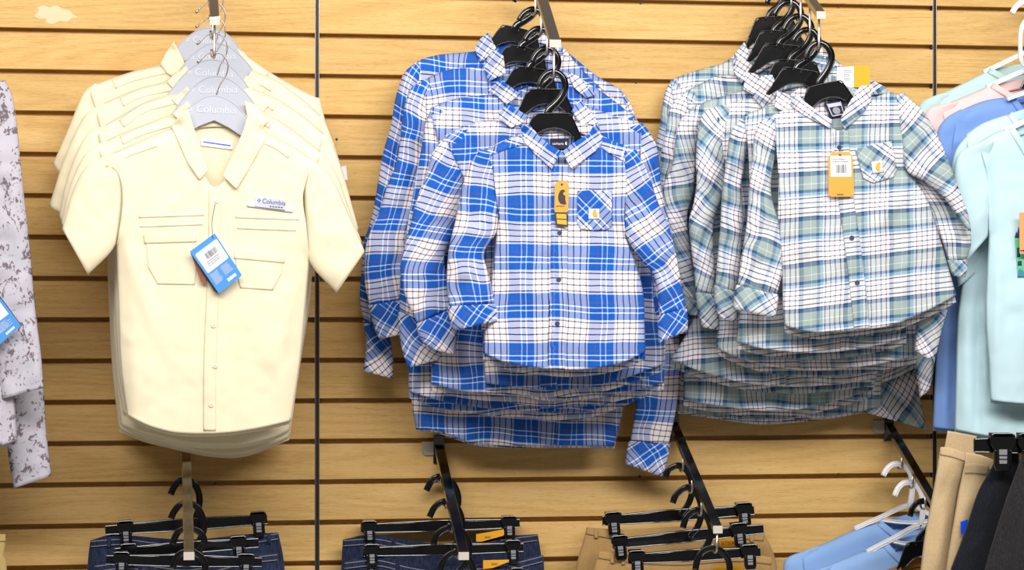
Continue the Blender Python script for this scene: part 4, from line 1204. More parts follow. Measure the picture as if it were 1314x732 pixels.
Tt = [
 dict(sh=[(948, 66), (930, 80), (910, 86), (880, 95), (860, 104)], arm=[(860, 104), (866, 140), (874, 190), (878, 230)], side=[(878, 230), (880, 330), (872, 440), (870, 528)],
      hem=[(870, 528), (924, 536), (975, 542), (1028, 539), (1087, 531), (1140, 520)], rside=[(1140, 520), (1150, 420), (1150, 300), (1148, 220)], rarm=[(1148, 220), (1140, 180), (1132, 150), (1122, 118)],
      rsh=[(1122, 118), (1090, 92), (1052, 60)], neck=[(1052, 60), (1020, 80), (985, 82), (948, 66)], bneck=[(1052, 60), (1010, 46), (975, 48), (948, 66)],
      sl=[dict(L=[(866, 100), (855, 114), (850, 139), (846, 165), (841, 190), (838, 240), (842, 300), (850, 360), (856, 420)], R=[(876, 112), (873, 160), (870, 210), (872, 280), (880, 350), (886, 420)], cuff=([(856, 420), (856, 445), (860, 462)], [(886, 420), (890, 440), (892, 455)])),
          dict(L=[(1122, 140), (1118, 260), (1112, 380), (1100, 470), (1090, 508)], R=[(1130, 130), (1150, 260), (1170, 380), (1176, 440), (1174, 475)], cuff=([(1090, 508), (1093, 516), (1098, 526)], [(1174, 475), (1178, 514), (1186, 551)]))],
      wings=[[(955, 54), (962, 68), (958, 84), (940, 82), (944, 68)]]),
 dict(sh=[(950, 98), (924, 97), (900, 107), (880, 117)], arm=[(880, 117), (886, 160), (893, 210), (896, 250)], side=[(896, 250), (890, 340), (880, 440), (877, 513)],
      hem=[(877, 513), (909, 519), (954, 525), (992, 528), (1028, 525), (1076, 514), (1120, 500)], rside=[(1120, 500), (1140, 400), (1148, 300), (1148, 230)], rarm=[(1148, 230), (1144, 190), (1140, 150), (1132, 114)],
      rsh=[(1132, 114), (1100, 96), (1062, 72)], neck=[(1062, 72), (1030, 100), (990, 110), (950, 98)], bneck=[(1062, 72), (1020, 64), (985, 74), (950, 98)],
      sl=[dict(L=[(884, 114), (862, 135), (855, 165), (848, 200), (844, 240), (846, 300), (854, 350), (860, 395)], R=[(896, 122), (890, 170), (880, 215), (874, 250), (874, 290), (880, 345), (890, 395)], cuff=([(860, 395), (863, 412), (867, 430)], [(890, 395), (896, 410), (900, 425)]), tw=.1),
          dict(L=[(1126, 125), (1132, 230), (1140, 350)], R=[(1134, 116), (1150, 220), (1166, 350)], cuff=([(1140, 350), (1141, 375)], [(1166, 350), (1167, 375)]))],
      wings=[[(947, 72), (962, 80), (972, 94), (951, 107), (941, 90)]]),
 dict(sh=[(965, 114), (940, 121), (915, 127), (888, 138)], arm=[(888, 138), (897, 180), (905, 230), (908, 270)], side=[(908, 270), (900, 360), (885, 420), (860, 462)],
      hem=[(860, 462), (903, 478), (948, 490), (998, 496), (1040, 496), (1087, 491), (1118, 486)], rside=[(1118, 486), (1119, 472), (1140, 400), (1150, 300), (1150, 240)], rarm=[(1150, 240), (1148, 200), (1146, 150), (1138, 113)],
      rsh=[(1138, 113), (1110, 103), (1072, 84)], neck=[(1072, 84), (1040, 115), (1000, 125), (965, 114)], bneck=[(1072, 84), (1030, 84), (990, 94), (965, 114)],
      sl=[dict(L=[(894, 134), (873, 155), (866, 185), (862, 215), (851, 240), (850, 270), (858, 300), (866, 340), (876, 380)], R=[(912, 146), (895, 180), (892, 215), (889, 250), (882, 275), (884, 310), (890, 350), (897, 385)], cuff=([(876, 380), (879, 392), (884, 404)], [(897, 385), (900, 395), (904, 406)]), tw=.5),
          dict(L=[(1144, 120), (1150, 260), (1160, 380), (1172, 452)], R=[(1150, 122), (1175, 260), (1190, 380), (1200, 443)], cuff=([(1172, 452), (1178, 488), (1181, 510)], [(1200, 443), (1198, 470), (1194, 500)]))],
      wings=[[(957, 92), (972, 96), (982, 110), (970, 124), (954, 114)]]),
 dict(sh=[(985, 120), (960, 127), (935, 133), (918, 140)], arm=[(918, 140), (926, 180), (932, 230), (934, 270)], side=[(934, 270), (930, 350), (923, 400), (919, 441)],
      hem=[(919, 441), (927, 450), (968, 466), (1016, 474), (1058, 475), (1117, 469), (1176, 457)], rside=[(1176, 457), (1176, 418), (1165, 330), (1155, 240)], rarm=[(1155, 240), (1152, 200), (1150, 160), (1144, 118)],
      rsh=[(1144, 118), (1115, 110), (1082, 98)], neck=[(1082, 98), (1050, 130), (1015, 135), (985, 120)], bneck=[(1082, 98), (1045, 97), (1010, 102), (985, 120)],
      sl=[dict(L=[(926, 135), (903, 145), (896, 168), (893, 205), (894, 235), (890, 262), (884, 285), (886, 310), (890, 345), (893, 375)], R=[(942, 142), (936, 180), (932, 210), (928, 244), (922, 265), (915, 290), (916, 330), (918, 378)], cuff=([(893, 375), (896, 398), (902, 420)], [(918, 378), (920, 400), (922, 424)]), tw=-.35)],
      wings=[[(977, 97), (991, 96), (999, 114), (994, 126), (980, 140), (966, 124)]]),
 dict(sh=[(1003, 132), (985, 137), (955, 147)], arm=[(955, 147), (960, 190), (962, 240), (962, 275)], side=[(962, 275), (958, 340), (950, 400), (945, 439)],
      hem=[(945, 439), (983, 448), (1040, 453), (1087, 450), (1132, 442), (1163, 433)], rside=[(1163, 433), (1163, 412), (1170, 340), (1160, 240)], rarm=[(1160, 240), (1156, 200), (1152, 160), (1150, 122)],
      rsh=[(1150, 122), (1128, 116), (1100, 110)], neck=[(1100, 110), (1065, 145), (1035, 150), (1003, 132)], bneck=[(1100, 110), (1060, 106), (1025, 114), (1003, 132)],
      sl=[dict(L=[(958, 145), (938, 170), (932, 210), (927, 244), (925, 282), (922, 320), (918, 366)], R=[(968, 148), (958, 190), (955, 215), (951, 240), (953, 270), (952, 300), (949, 340), (944, 375)], cuff=([(918, 366), (918, 390), (924, 408)], [(944, 375), (944, 395), (944, 414)])),
          dict(L=[(1146, 126), (1150, 220), (1160, 320), (1168, 390), (1178, 405)], R=[(1152, 124), (1172, 220), (1198, 320), (1212, 380), (1215, 396)], cuff=([(1178, 405), (1176, 430), (1175, 450)], [(1215, 396), (1207, 424), (1198, 466)]))],
      wings=[[(997, 116), (1012, 122), (1024, 134), (1010, 144), (994, 138)], [(1100, 104), (1118, 103), (1137, 112), (1139, 120), (1118, 122), (1106, 116)]]),
 dict(sh=[(1018, 140), (1002, 143), (986, 151)], arm=[(986, 151), (994, 175), (998, 210), (999, 250), (998, 285)], side=[(998, 285), (1001, 320), (1004, 364), (1005, 397), (1007, 418)],
      hem=[(1007, 418), (1029, 424), (1057, 426.5), (1106, 423), (1142, 418), (1183, 402), (1213, 387), (1227, 379)], rside=[(1227, 379), (1217, 345), (1208, 313), (1190, 257), (1164, 218)], rarm=[(1164, 218), (1160, 190), (1156, 160), (1157, 122)],
      rsh=[(1157, 122), (1140, 119), (1116, 128)], neck=[(1116, 128), (1096, 152), (1077, 168), (1050, 152), (1018, 140)], bneck=[(1116, 128), (1100, 114), (1070, 112), (1035, 122), (1018, 140)],
      sl=[dict(L=[(984, 149), (970, 165), (966, 200), (962, 235), (959, 282), (955, 310), (950, 340), (947, 366)], R=[(998, 154), (994, 200), (989, 235), (991, 258), (998, 282), (1002, 315), (1004, 345), (997, 378)], cuff=([(947, 366), (944, 380), (943, 397)], [(997, 378), (996, 390), (993, 408)]), th=.014, off=.004, tw=-.15),
          dict(L=[(1150, 122), (1156, 170), (1163, 217), (1185, 232), (1207, 249), (1222, 268), (1238, 292)], R=[(1160, 120), (1184, 143), (1201, 170), (1217, 207), (1234, 253), (1242, 275), (1246, 297)], th=.013, off=.010, tw=.45),
          dict(L=[(1172, 225), (1190, 262), (1203, 295), (1213, 322), (1216, 334)], R=[(1200, 235), (1230, 262), (1243, 290), (1246, 312), (1240, 333)], th=.010, off=-.018, cuff=([(1216, 334), (1219, 344), (1222, 354)], [(1240, 333), (1240, 345), (1238, 356)]))],
      wings=[[(1023, 121), (1013, 134), (1032, 148), (1065, 165), (1068, 154), (1049, 143), (1033, 131)], [(1104, 110), (1117, 110), (1118, 130), (1105, 148), (1084, 166), (1078, 153), (1092, 128)]],
      ridges=[(1070, 300, 1010, 330, 8, .003), (1170, 230, 1120, 300, 9, .004), (1180, 290, 1150, 400, 10, .004), (1040, 250, 1050, 410, 10, .003)]),
]
offs = [(900, 300), (880, 330), (905, 300), (960, 440), (990, 420), (1032, 286)]
for i, q in enumerate(Tt):
    fr = i == 5
    uvf = uv_at(DT[i], offs[i][0], offs[i][1], tilt=(.03, -.03, .05, .02, .06, .125)[i], seed=i + 20, wob=.002 if fr else .005, tilt_from=(120, 330) if fr else None)
    h = q['hem'][len(q['hem']) // 2]
    root, b = shirt('plaid_shirt', tlab[i], 'shirt', TGp, DT[i], 'teal_plaid', seed=i + 12, uv=uvf, plaid_=True, step=4.5 if fr else 6, wr=.003 if fr else .005,
                    placket=[(1079, 168), (1081, 205), (1086, 260), (1093, 306), (1100, 363), (1106, 422)] if fr else [(h[0] - 2, h[1] - 110), (h[0], h[1] - 55), (h[0] + 1, h[1] - 1)], phw=10, sl_wr=.0048, hem_drop=3 if i == 0 else 9, **q)
for py, px in ((189, 1077), (305.5, 1093), (363, 1100)):
    button(root, b, px, py, 3.3, M['button'])
pk = [(1097, 191), (1144, 181), (1151, 218), (1146, 228), (1121, 235), (1108, 229)]
po = panel('pocket', close(pk), b.on(.0026), M['teal_plaid'], root, uv_dir(.332, 1110, 190, .62), 3.5, .001)
lp = panel('logo_patch', close([(1118, 208), (1132, 206), (1134, 221), (1120, 223)]), b.on(.0042), M['patch_white'], po, None, 3, .0006)
dl = float(b.fd(np.array([1127.]), np.array([214.]))[0]) + .0056
curl_mark('patch_mark', 1127, 214, dl, 11, M['patch_gold'], po, -.15)
nq = [(1057, 132), (1081, 128), (1086, 147), (1066, 151)]
nl = flat('neck_label', nq, .332 - .0055, M['navy_label'], root, .0008); nl['label'] = 'navy woven neck label with pale frame'
flat('label_band', sub_quad(nq, .18, .12, .86, .36), .332 - .0050, M['label_silver'], nl, .0003)
flat('label_disc', [in_quad(nq, .5 + .22 * math.cos(a * PI / 8), .64 + .24 * math.sin(a * PI / 8)) for a in range(16)], .332 - .0050, M['grey_ink'], nl, .0003)
for e in ((.12, .08, .17, .94), (.84, .08, .89, .94), (.12, .9, .89, .96)):
    flat('label_frame', sub_quad(nq, *e), .332 - .0049, M['label_silver'], nl, .0003)
dt = .332 + .027
rt = thing('hang_tag', 'wide yellow hang tag with barcode label on the front teal plaid shirt', 'tag', P(1078, 196, dt))
yq = [(1063, 195.5), (1094, 195.5), (1096, 252.5), (1063.5, 252.5)]
flat('card', rnd([(1063, 201), (1068, 195.5), (1089, 195), (1094, 200), (1096, 249), (1093, 252.5), (1066, 252.5), (1063.5, 250)], .2), dt, M['tag_yellow'], rt, .0008)
lq = [(1065.5, 200), (1092, 200), (1092.5, 227), (1066, 227)]
flat('white_label', lq, dt + .0004, M['paper'], rt, .0004)
barcode(sub_quad(lq, .27, .42, .78, .82), dt + .0007, rt, 16, 9)
print_lines(sub_quad(lq, .12, .10, .9, .34), dt + .0007, rt, 2, 'grey_ink', 4)
print_lines([(1074, 249), (1085, 249), (1085, 250.6), (1074, 250.6)], dt + .0003, rt, 1, 'tag_dark', 3, 'tag_foot_print', .9)
mb = MB(); mb.prism([(1078 + 1.4 * math.cos(a * PI / 5), 199 + 1.4 * math.sin(a * PI / 5)) for a in range(10)], dt, dt + .0008); mb.build('eyelet', M['ink'], rt, smooth=False)
loop_string([(1078, 199), (1077, 194), (1077, 188)], [dt + .001, dt - .003, dt - .007], rt)
# gold tag sticking up behind the front teal shirt
dt = .303
rt = thing('hang_tag', 'gold and white tag standing up behind the front teal shirt collar', 'tag', P(1094, 104, dt))
flat('card', [(1095, 84.5), (1116, 84), (1116, 112), (1095, 112)], dt, M['tag_gold'], rt, .0008)
flat('white_label', [(1074, 86), (1095.5, 85.5), (1095.5, 112), (1074, 112)], dt + .0003, M['paper'], rt, .0005)
print_lines([(1083, 89), (1094, 89), (1094, 104), (1083, 104)], dt + .0006, rt, 6, 'grey_ink', 12)
# ------------------------------------------------------------------ grey leaf-print shirts at the left edge
LG = 'grey leaf-print shirts on one rack'
uvl = lambda d, a: (lambda px, py: np.stack([px / S(d) + a, py / S(d) * 1.0], -1))
root, b = shirt('leaf_print_shirt', 'grey leaf-print long-sleeved shirt behind, its cuff hanging lowest at the left edge', 'shirt', LG, .20, 'leaf',
                [(-95, 96), (-60, 105), (-10, 122)], [(-10, 122), (-14, 180), (-18, 240)], [(-18, 240), (-14, 400), (-16, 555)],
                [(-16, 555), (-60, 566), (-120, 570), (-230, 560)], [(-230, 560), (-235, 400), (-228, 240)], [(-228, 240), (-226, 180), (-230, 122)], [(-230, 122), (-190, 105), (-155, 96)],
                [(-155, 96), (-125, 120), (-95, 96)], [(-155, 96), (-125, 86), (-95, 96)],
                sl=[dict(L=[(-14, 122), (-16, 250), (-4, 380), (4, 480), (10, 577), (18, 627)], R=[(8, 116), (26, 250), (44, 380), (54, 480), (60, 560), (66, 611)], th=.014)], uv=uvl(.20, .3), seed=41, step=7, wr=.003, sl_wr=.004)
root, b = shirt('leaf_print_shirt', 'front grey leaf-print long-sleeved shirt with blue tag at the left edge', 'shirt', LG, .285, 'leaf',
                [(-95, 88), (-55, 94), (-12, 108)], [(-12, 108), (-10, 180), (-8, 260)], [(-8, 260), (10, 400), (16, 480), (22, 566)],
                [(22, 566), (-20, 576), (-120, 584), (-250, 570)], [(-250, 570), (-246, 400), (-236, 250)], [(-236, 250), (-230, 180), (-234, 110)], [(-234, 110), (-190, 94), (-155, 88)],
                [(-155, 88), (-125, 130), (-95, 88)], [(-155, 88), (-125, 78), (-95, 88)],
                sl=[dict(L=[(-26, 106), (-26, 200), (-24, 300), (-18, 380), (-6, 450), (0, 513)], R=[(6, 103), (18, 135), (29, 235), (38, 316), (45, 395), (52, 450), (56, 498)], th=.016, off=.006),
                    dict(L=[(-2, 505), (-1, 513)], R=[(55, 492), (55, 506)], th=.017, off=.006)][:1], uv=uvl(.285, .0), seed=42, step=6, wr=.003, sl_wr=.005,
                ridges=[(0, 440, 18, 560, 7, -.006)])
dt = .333
tq = [(-28, 362), (3, 381), (27, 418), (5, 441)]
rt = thing('hang_tag', 'blue hang tag on the grey leaf-print shirt at the left edge', 'tag', P(0, 385, dt))
tq = [(-31, 402), (0, 382), (27, 418), (-3, 445)]
flat('card_front', rnd(tq, .06), dt, M['tag_blue'], rt, .0008)
mb = MB(); f0 = proj([0, 27, 24, -2], [380, 417, 420, 386], [dt - .001, dt - .001, dt - .006, dt - .006]); mb.prism3(f0, (0, .0006, 0)); o = mb.build('card_back', M['tag_dark'], rt, smooth=False); o['label'] = 'dark back flap'
flat('white_label', sub_quad(tq, .1, .12, .9, .52), dt + .0005, M['paper'], rt, .0005)
print_lines(sub_quad(tq, .14, .58, .86, .80), dt + .0004, rt, 7, 'label_silver', 16)
print_lines(sub_quad(tq, .45, .87, .92, .94), dt + .0004, rt, 1, 'paper', 18, 'tag_logo', .9)
loop_string([(-4, 388), (-6, 378), (-10, 370)], [dt + .001, dt - .006, dt - .014], rt)

# ------------------------------------------------------------------ plain T-shirts at the right edge
TX = 1345


def mir(p): return [(2 * TX - x, y) for x, y in p][::-1]


def tee(label, d, mat, sh, arm, side, hemy, sl, neck_y, group='pastel T-shirts on the right rack', seed=0, name='t_shirt', **kw):
    hem = [side[-1], ((side[-1][0] + TX) / 2, hemy), (TX, hemy + 1)] + [(2 * TX - (side[-1][0] + TX) / 2, hemy), (2 * TX - side[-1][0], side[-1][1])]
    nx = sh[0][0]
    neck = [(2 * TX - nx, sh[0][1]), (TX + 20, neck_y), (TX, neck_y + 4), (TX - 20, neck_y), sh[0]]
    bn = [(2 * TX - nx, sh[0][1]), (TX, sh[0][1] - 12), sh[0]]
    sl2 = [sl] + [dict(sl, L=[(2 * TX - x, y) for x, y in sl['R']], R=[(2 * TX - x, y) for x, y in sl['L']])]
    for q in sl2: q.pop('cuff', None)
    root, b = shirt(name, label, 'T-shirt', group, d, mat, sh, arm, side, hem, mir(side), mir(arm), mir(sh), neck, bn, sl=sl2, seed=seed, step=4.5, **kw)
    rib = cr(neck, n=24)
    strip(root, 'neck_rib', b.on(.0018), M[mat], [tuple(p) for p in rib[::3]], 4, None, .0016)
    return root, b


tee('mint T-shirt right against the wall behind the pink one', .075, 'mint', [(1269, 90), (1232, 109), (1200, 124)], [(1200, 124), (1208, 170), (1212, 230)], [(1212, 230), (1214, 380), (1215, 500)], 508,
    dict(L=[(1204, 121), (1181, 134), (1172, 170), (1164, 215)], R=[(1222, 118), (1220, 160), (1212, 200), (1196, 236)]), 120, seed=51)
tee('pale pink T-shirt between the mint and the blue ones', .125, 'pink', [(1273, 109), (1238, 124), (1208, 136)], [(1208, 136), (1216, 180), (1218, 240)], [(1218, 240), (1218, 400), (1219, 516)], 524,
    dict(L=[(1212, 133), (1189, 143), (1182, 180), (1178, 230)], R=[(1232, 130), (1228, 170), (1222, 215), (1208, 248)]), 140, seed=52)
tee('cornflower blue T-shirt behind the two pale aqua ones, with a long blue side', .18, 'peri', [(1298, 124), (1262, 130), (1228, 144)], [(1228, 144), (1222, 190), (1214, 250)], [(1214, 250), (1206, 400), (1201, 470), (1197, 549)], 556,
    dict(L=[(1232, 141), (1214, 152), (1203, 170), (1200, 210), (1198, 262)], R=[(1252, 138), (1246, 180), (1240, 230), (1228, 270)]), 160, seed=53, wr=.004,
    ridges=[(1214, 400, 1212, 540, 4, .006), (1224, 380, 1222, 540, 4, -.005)])
tee('pale aqua T-shirt behind the front printed one, lower hem', .235, 'aqua', [(1296, 146), (1262, 158), (1240, 172)], [(1240, 172), (1246, 230), (1246, 300)], [(1246, 300), (1230, 400), (1227, 480), (1225, 552)], 562,
    dict(L=[(1244, 170), (1224, 200), (1220, 260), (1223, 320), (1230, 368)], R=[(1262, 166), (1266, 230), (1266, 290), (1262, 343)], th=.014), 184, seed=54, wr=.004,
    ridges=[(1255, 380, 1254, 550, 5, -.007), (1240, 400, 1238, 540, 6, .005), (1262, 390, 1264, 500, 4, .007)])
root, b = tee('front pale aqua T-shirt with a green and navy chest print', .29, 'aqua', [(1298, 165), (1281, 169), (1255, 183)], [(1255, 183), (1266, 220), (1269, 260), (1269, 303)], [(1269, 303), (1265, 400), (1269, 470), (1271, 514)], 518,
    dict(L=[(1259, 181), (1230, 198), (1224, 230), (1226, 280), (1238, 338)], R=[(1278, 180), (1276, 220), (1274, 262), (1267, 304)], th=.015), 205, seed=55, wr=.0035,
    ridges=[(1275, 210, 1284, 320, 7, -.004), (1282, 330, 1276, 480, 6, .005), (1262, 200, 1250, 300, 7, .004)])
dp = lambda x, y: b.fd(x, y) + .0016
gp = panel('chest_print', close([(1302, 306), (1392, 306), (1388, 356), (1306, 356)]), dp, M['print_green'], root, None, 3, .0004)
dp2 = lambda x, y: b.fd(x, y) + .0022
for i, (x, y, w, h) in enumerate(((1307, 305, 5, 15), (1327, 312, 7, 18), (1352, 306, 8, 14), (1380, 308, 7, 16))):
    panel('navy_tree', close([(x - w, y), (x - w * .6, y - h * .5), (x - w * .3, y - h * .35), (x, y - h), (x + w * .3, y - h * .35), (x + w * .6, y - h * .5), (x + w, y)]), dp2, M['print_navy'], gp, None, 2.5, .0004)
panel('teal_hill', [[(1305.5, 356), (1308, 345), (1316, 349), (1328, 343), (1350, 349), (1372, 342), (1388, 350), (1388, 356)], [(1388, 356), (1305.5, 356)]], dp2, M['print_teal'], gp, None, 3, .0004)
for q in ((1305, 318, 1309, 330), (1306, 335, 1311, 341), (1330, 322, 1336, 332)):
    panel('dark_window', close([(q[0], q[1]), (q[2], q[1]), (q[2], q[3]), (q[0], q[3])]), dp2, M['print_navy'], gp, None, 2.5, .0004)
dt = .325
rt = thing('hang_tag', 'tan card tag hanging over the print of the front aqua T-shirt', 'tag', P(1320, 274, dt))
flat('card', rnd([(1308, 273), (1342, 273), (1342, 326), (1308.5, 326)], .04), dt, M['tag_orange'], rt, .0008)
print_lines([(1309.5, 320), (1338, 320), (1338, 324), (1309.5, 324)], dt + .0003, rt, 1, 'tag_dark', 4)
loop_string([(1325, 276), (1330, 262), (1335, 250)], [dt + .001, dt - .006, dt - .012], rt)

HGp = 'white tube hangers of the pastel T-shirts'
tube_hanger('white tube hanger of the mint T-shirt', 'tube_hanger', [('arms', [(1262, 93), (1285, 82), (1314, 68), (1345, 56), (1376, 68), (1405, 82), (1428, 93)], 6), ('hook', [(1345, 56), (1345, 36), (1354, 22), (1350, 4), (1334, -4), (1318, -1), (1305, 7), (1298, 17)], 7)], .075, 6, group=HGp)
tube_hanger('white tube hanger of the pink T-shirt, its loop at the right edge', 'tube_hanger', [('arms', [(1266, 112), (1290, 101), (1314, 91), (1345, 80), (1376, 91), (1424, 112)], 6), ('hook_loop', [(1345, 80), (1322, 86), (1311, 80), (1309, 60), (1310, 38), (1316, 26), (1326, 20), (1345, 22)], 5)], .125, 6, group=HGp)
plastic_hanger('black plastic hanger showing dark between the pink and blue T-shirts', P(1346, 30, .16), 0, 0)
tube_hanger('white tube hanger of the cornflower blue T-shirt', 'tube_hanger', [('arms', [(1292, 127), (1300, 124), (1318, 118), (1345, 108), (1372, 118), (1398, 127)], 6), ('hook', [(1345, 108), (1345, 88), (1356, 74), (1350, 58), (1336, 52), (1324, 60)], 7)], .20, 6, group=HGp)
tube_hanger('white tube hanger of the front aqua T-shirt', 'tube_hanger', [('arms', [(1290, 169), (1300, 163), (1316, 155), (1345, 142), (1374, 155), (1400, 169)], 7), ('hook', [(1345, 142), (1345, 122), (1356, 108), (1350, 92), (1336, 86), (1324, 94)], 7)], .29, 6, group=HGp)

# ------------------------------------------------------------------ trousers and jeans
def trousers(name, label, cat, group, d, mat, top, left, right, T=.006, back_up=6, stitch=None, seed=0, band=9, loops=(), step=6, ridges=(), wr=.0016, rim=True):
    m = M[mat]
    r = thing(name, label, cat, P((top[0][0] + top[-1][0]) / 2, top[0][1], d), group)
    L = cr(left, 8); Rr = cr(right, 8); tp = cr(top, 6)
    def pf(px, py):
        a = round_prof(np.minimum(distto(px, py, L), distto(px, py, Rr)), 26)
        return a * (.25 + .75 * round_prof(distto(px, py, tp), 70))
    def fd(px, py):
        p = pf(px, py)
        return d + T * p * 1.0 + wr * p * (noise(px / 17 + seed, py / 45, seed) + .5 * noise(px / 8, py / 15, seed + 1)) + ridge_sum(px, py, ridges) * p
    uvf = lambda x, y: np.stack([x / S(d), y / S(d)], -1)
    bot = [left[-1], right[-1]]
    panel('front_panel', [top, right, [right[-1], left[-1]], left[::-1]], fd, m, r, uvf, step, .0012, seed)
    mt = len(top) // 2
    tb = [(x, y - back_up * math.sin(PI * i / (len(top) - 1)) if len(top) > 2 else y - back_up) for i, (x, y) in enumerate(top)]
    panel('back_panel', [tb, right, [right[-1], left[-1]], left[::-1]], lambda x, y: d - T * pf(x, y), m, r, uvf, step * 1.5, .0012, seed + 1)
    tc = cr(top, n=24)
    off = lambda k: [(x, y + k) for x, y in tc[::4].tolist()]
    strip(r, 'waistband', lambda x, y: fd(x, y) + .0016, m, off(band / 2), band / 2, None, .0016, 3)
    if stitch:
        for k in (1.4, band - 1.0):
            strip(r, 'stitching', lambda x, y: fd(x, y) + .0028, M[stitch], off(k), .55, None, .0004, 3)
    for lx in loops:
        y = float(np.interp(lx, tc[:, 0], tc[:, 1]))
        panel('belt_loop', close([(lx - 2.5, y - 1), (lx + 2.5, y - 1), (lx + 2.5, y + band + 3), (lx - 2.5, y + band + 3)]), lambda x, y_: fd(x, y_) + .0036, m, r, None, 3, .0012)
    return r, fd


def gold_tag(label, pts, d, words=None, wx=None):
    r = thing('waist_tag', label, 'tag', P(pts[0][0], pts[0][1], d), 'gold waist tags')
    flat('card', pts, d, M['tag_gold'], r, .0008)
    if words: text('lettering', words, wx[0], wx[1], d + .0004, wx[2], M['ink'], r, sx=.8)
    return r


LA = Arm((242.5, 714), 'steel display arm below the yellow shirts, golden with reflected boards', 13, 'warm_reflection_chrome', hooks=(617, 646.5, 679, 708), bracket=False, pin=.020)
MA = Arm((595, 714), 'polished steel display arm holding the middle jeans', 13, 'dark_reflection_chrome', hooks=(613, 645, 676.5, 710), pin=.038)
KA = Arm((921, 680), 'polished steel display arm holding the khaki trousers, pale end face', 12, 'dark_reflection_chrome', hooks=(598, 626, 655, 704), pin=.038)
RA = Arm((1219, 679), 'polished steel display arm with the light blue T-shirts, behind the beige trousers', 12, 'dark_reflection_chrome', hooks=(596, 620, 647), pin=.034)

JG, JM, KG = 'jeans under the yellow shirts', 'jeans under the blue shirts', 'khaki trousers under the teal shirts'
CG = ('clip hangers of the left jeans', 'clip hangers of the middle jeans', 'clip hangers of the khaki trousers')
# left jeans
trousers('jeans', 'dark blue jeans behind on the left arm, widest waistband', 'jeans', JG, LA.d[0], 'denim', [(116, 694), (150, 691), (240, 699), (320, 690), (357, 684)], [(116, 694), (113, 720), (110, 780), (106, 860)], [(357, 684), (364, 720), (368, 780), (372, 860)], stitch='stitch', seed=61, loops=(140, 345))
trousers('jeans', 'dark blue jeans in front on the left arm, only the waistband in view', 'jeans', JG, LA.d[1], 'denim', [(122, 726), (170, 722), (240, 731), (315, 716), (356, 711)], [(122, 726), (119, 780), (116, 860)], [(356, 711), (366, 780), (372, 860)], stitch='stitch', seed=62, loops=(180, 330))
clip_hanger('black clip hanger nearest the wall on the left jeans, tilted up to the right', LA.d[0], (135, 681), (343, 667), 14, (.125, .945), [(247, 674), (253, 660), (256, 640), (251, 624), (241, 617), (230, 618), (223, 626), (219, 635)], CG[0])
clip_hanger('black clip hanger second from the wall on the left jeans', LA.d[1], (147, 710), (332, 697), 14, (.10, .86), [(246, 706), (257, 692), (262, 674), (256, 656), (245, 647), (232, 648), (224, 656), (219, 666)], CG[0])
clip_hanger('black clip hanger third from the wall on the left jeans', LA.d[2], (136, 719), (336, 722), 14, (.10, .90), [(246, 716), (258, 704), (262, 693), (254, 682), (240, 679), (228, 684), (221, 699)], CG[0])
clip_hanger('front black clip hanger on the left jeans, only its hook in view', LA.d[3], (130, 755), (345, 752), 12, (.08, .92), [(246, 750), (260, 738), (263, 724), (254, 712), (241, 708), (228, 714), (221, 730)], CG[0])
gold_tag('gold waist tag on the rear left jeans', [(273, 694), (303, 693.5), (303, 698.5), (290, 701), (273, 701)], LA.d[0] + .016)
# middle jeans
trousers('jeans', 'dark blue jeans behind on the middle arm, below the blue plaid shirts', 'jeans', JM, MA.d[0], 'denim', [(440, 693), (480, 691), (560, 704), (630, 694), (690, 686)], [(440, 693), (438, 730), (436, 790), (434, 860)], [(690, 686), (695, 720), (700, 790), (706, 860)], stitch='stitch', seed=63, loops=(505, 640))
trousers('jeans', 'dark blue jeans in front on the middle arm, only the waistband in view', 'jeans', JM, MA.d[1], 'denim', [(442, 722), (480, 718), (560, 733), (650, 724), (697, 713)], [(442, 722), (440, 790), (436, 860)], [(697, 713), (702, 790), (708, 860)], stitch='stitch', seed=64, loops=(510, 655))
clip_hanger('black clip hanger nearest the wall on the middle jeans', MA.d[0], (463, 679), (667, 672), 13, (.055, .935), [(574, 676), (584, 660), (588, 640), (582, 622), (570, 613), (559, 613), (552, 620), (547, 630)], CG[1])
clip_hanger('black clip hanger second from the wall on the middle jeans', MA.d[1], (466, 709), (672, 703), 13, (.055, .935), [(580, 706), (590, 690), (593, 672), (588, 654), (577, 645), (566, 645), (557, 652), (551, 664)], CG[1])
clip_hanger('black clip hanger third from the wall on the middle jeans', MA.d[2], (462, 741), (678, 737), 11, (.055, .935), [(584, 738), (598, 722), (602, 702), (596, 686), (583, 677), (569, 680), (559, 689), (556, 700)], CG[1])
clip_hanger('front black clip hanger on the middle jeans, only its hook in view', MA.d[3], (455, 776), (690, 772), 11, (.06, .93), [(588, 772), (604, 756), (608, 736), (602, 718), (590, 710), (577, 712), (568, 722), (564, 734)], CG[1])
gold_tag('upper gold waist tag on the middle jeans', [(611, 686), (646.6, 680), (647, 686), (645.7, 688), (617.8, 695.6), (611, 695.6)], MA.d[0] + .016, 'BASIC', (626, 690, 2.8))
gold_tag('lower gold waist tag on the middle jeans', [(620, 719.5), (653, 718.7), (653, 721.5), (632, 729.5), (620, 730.8)], MA.d[1] + .016, 'BASIC', (635, 724.5, 3.0))
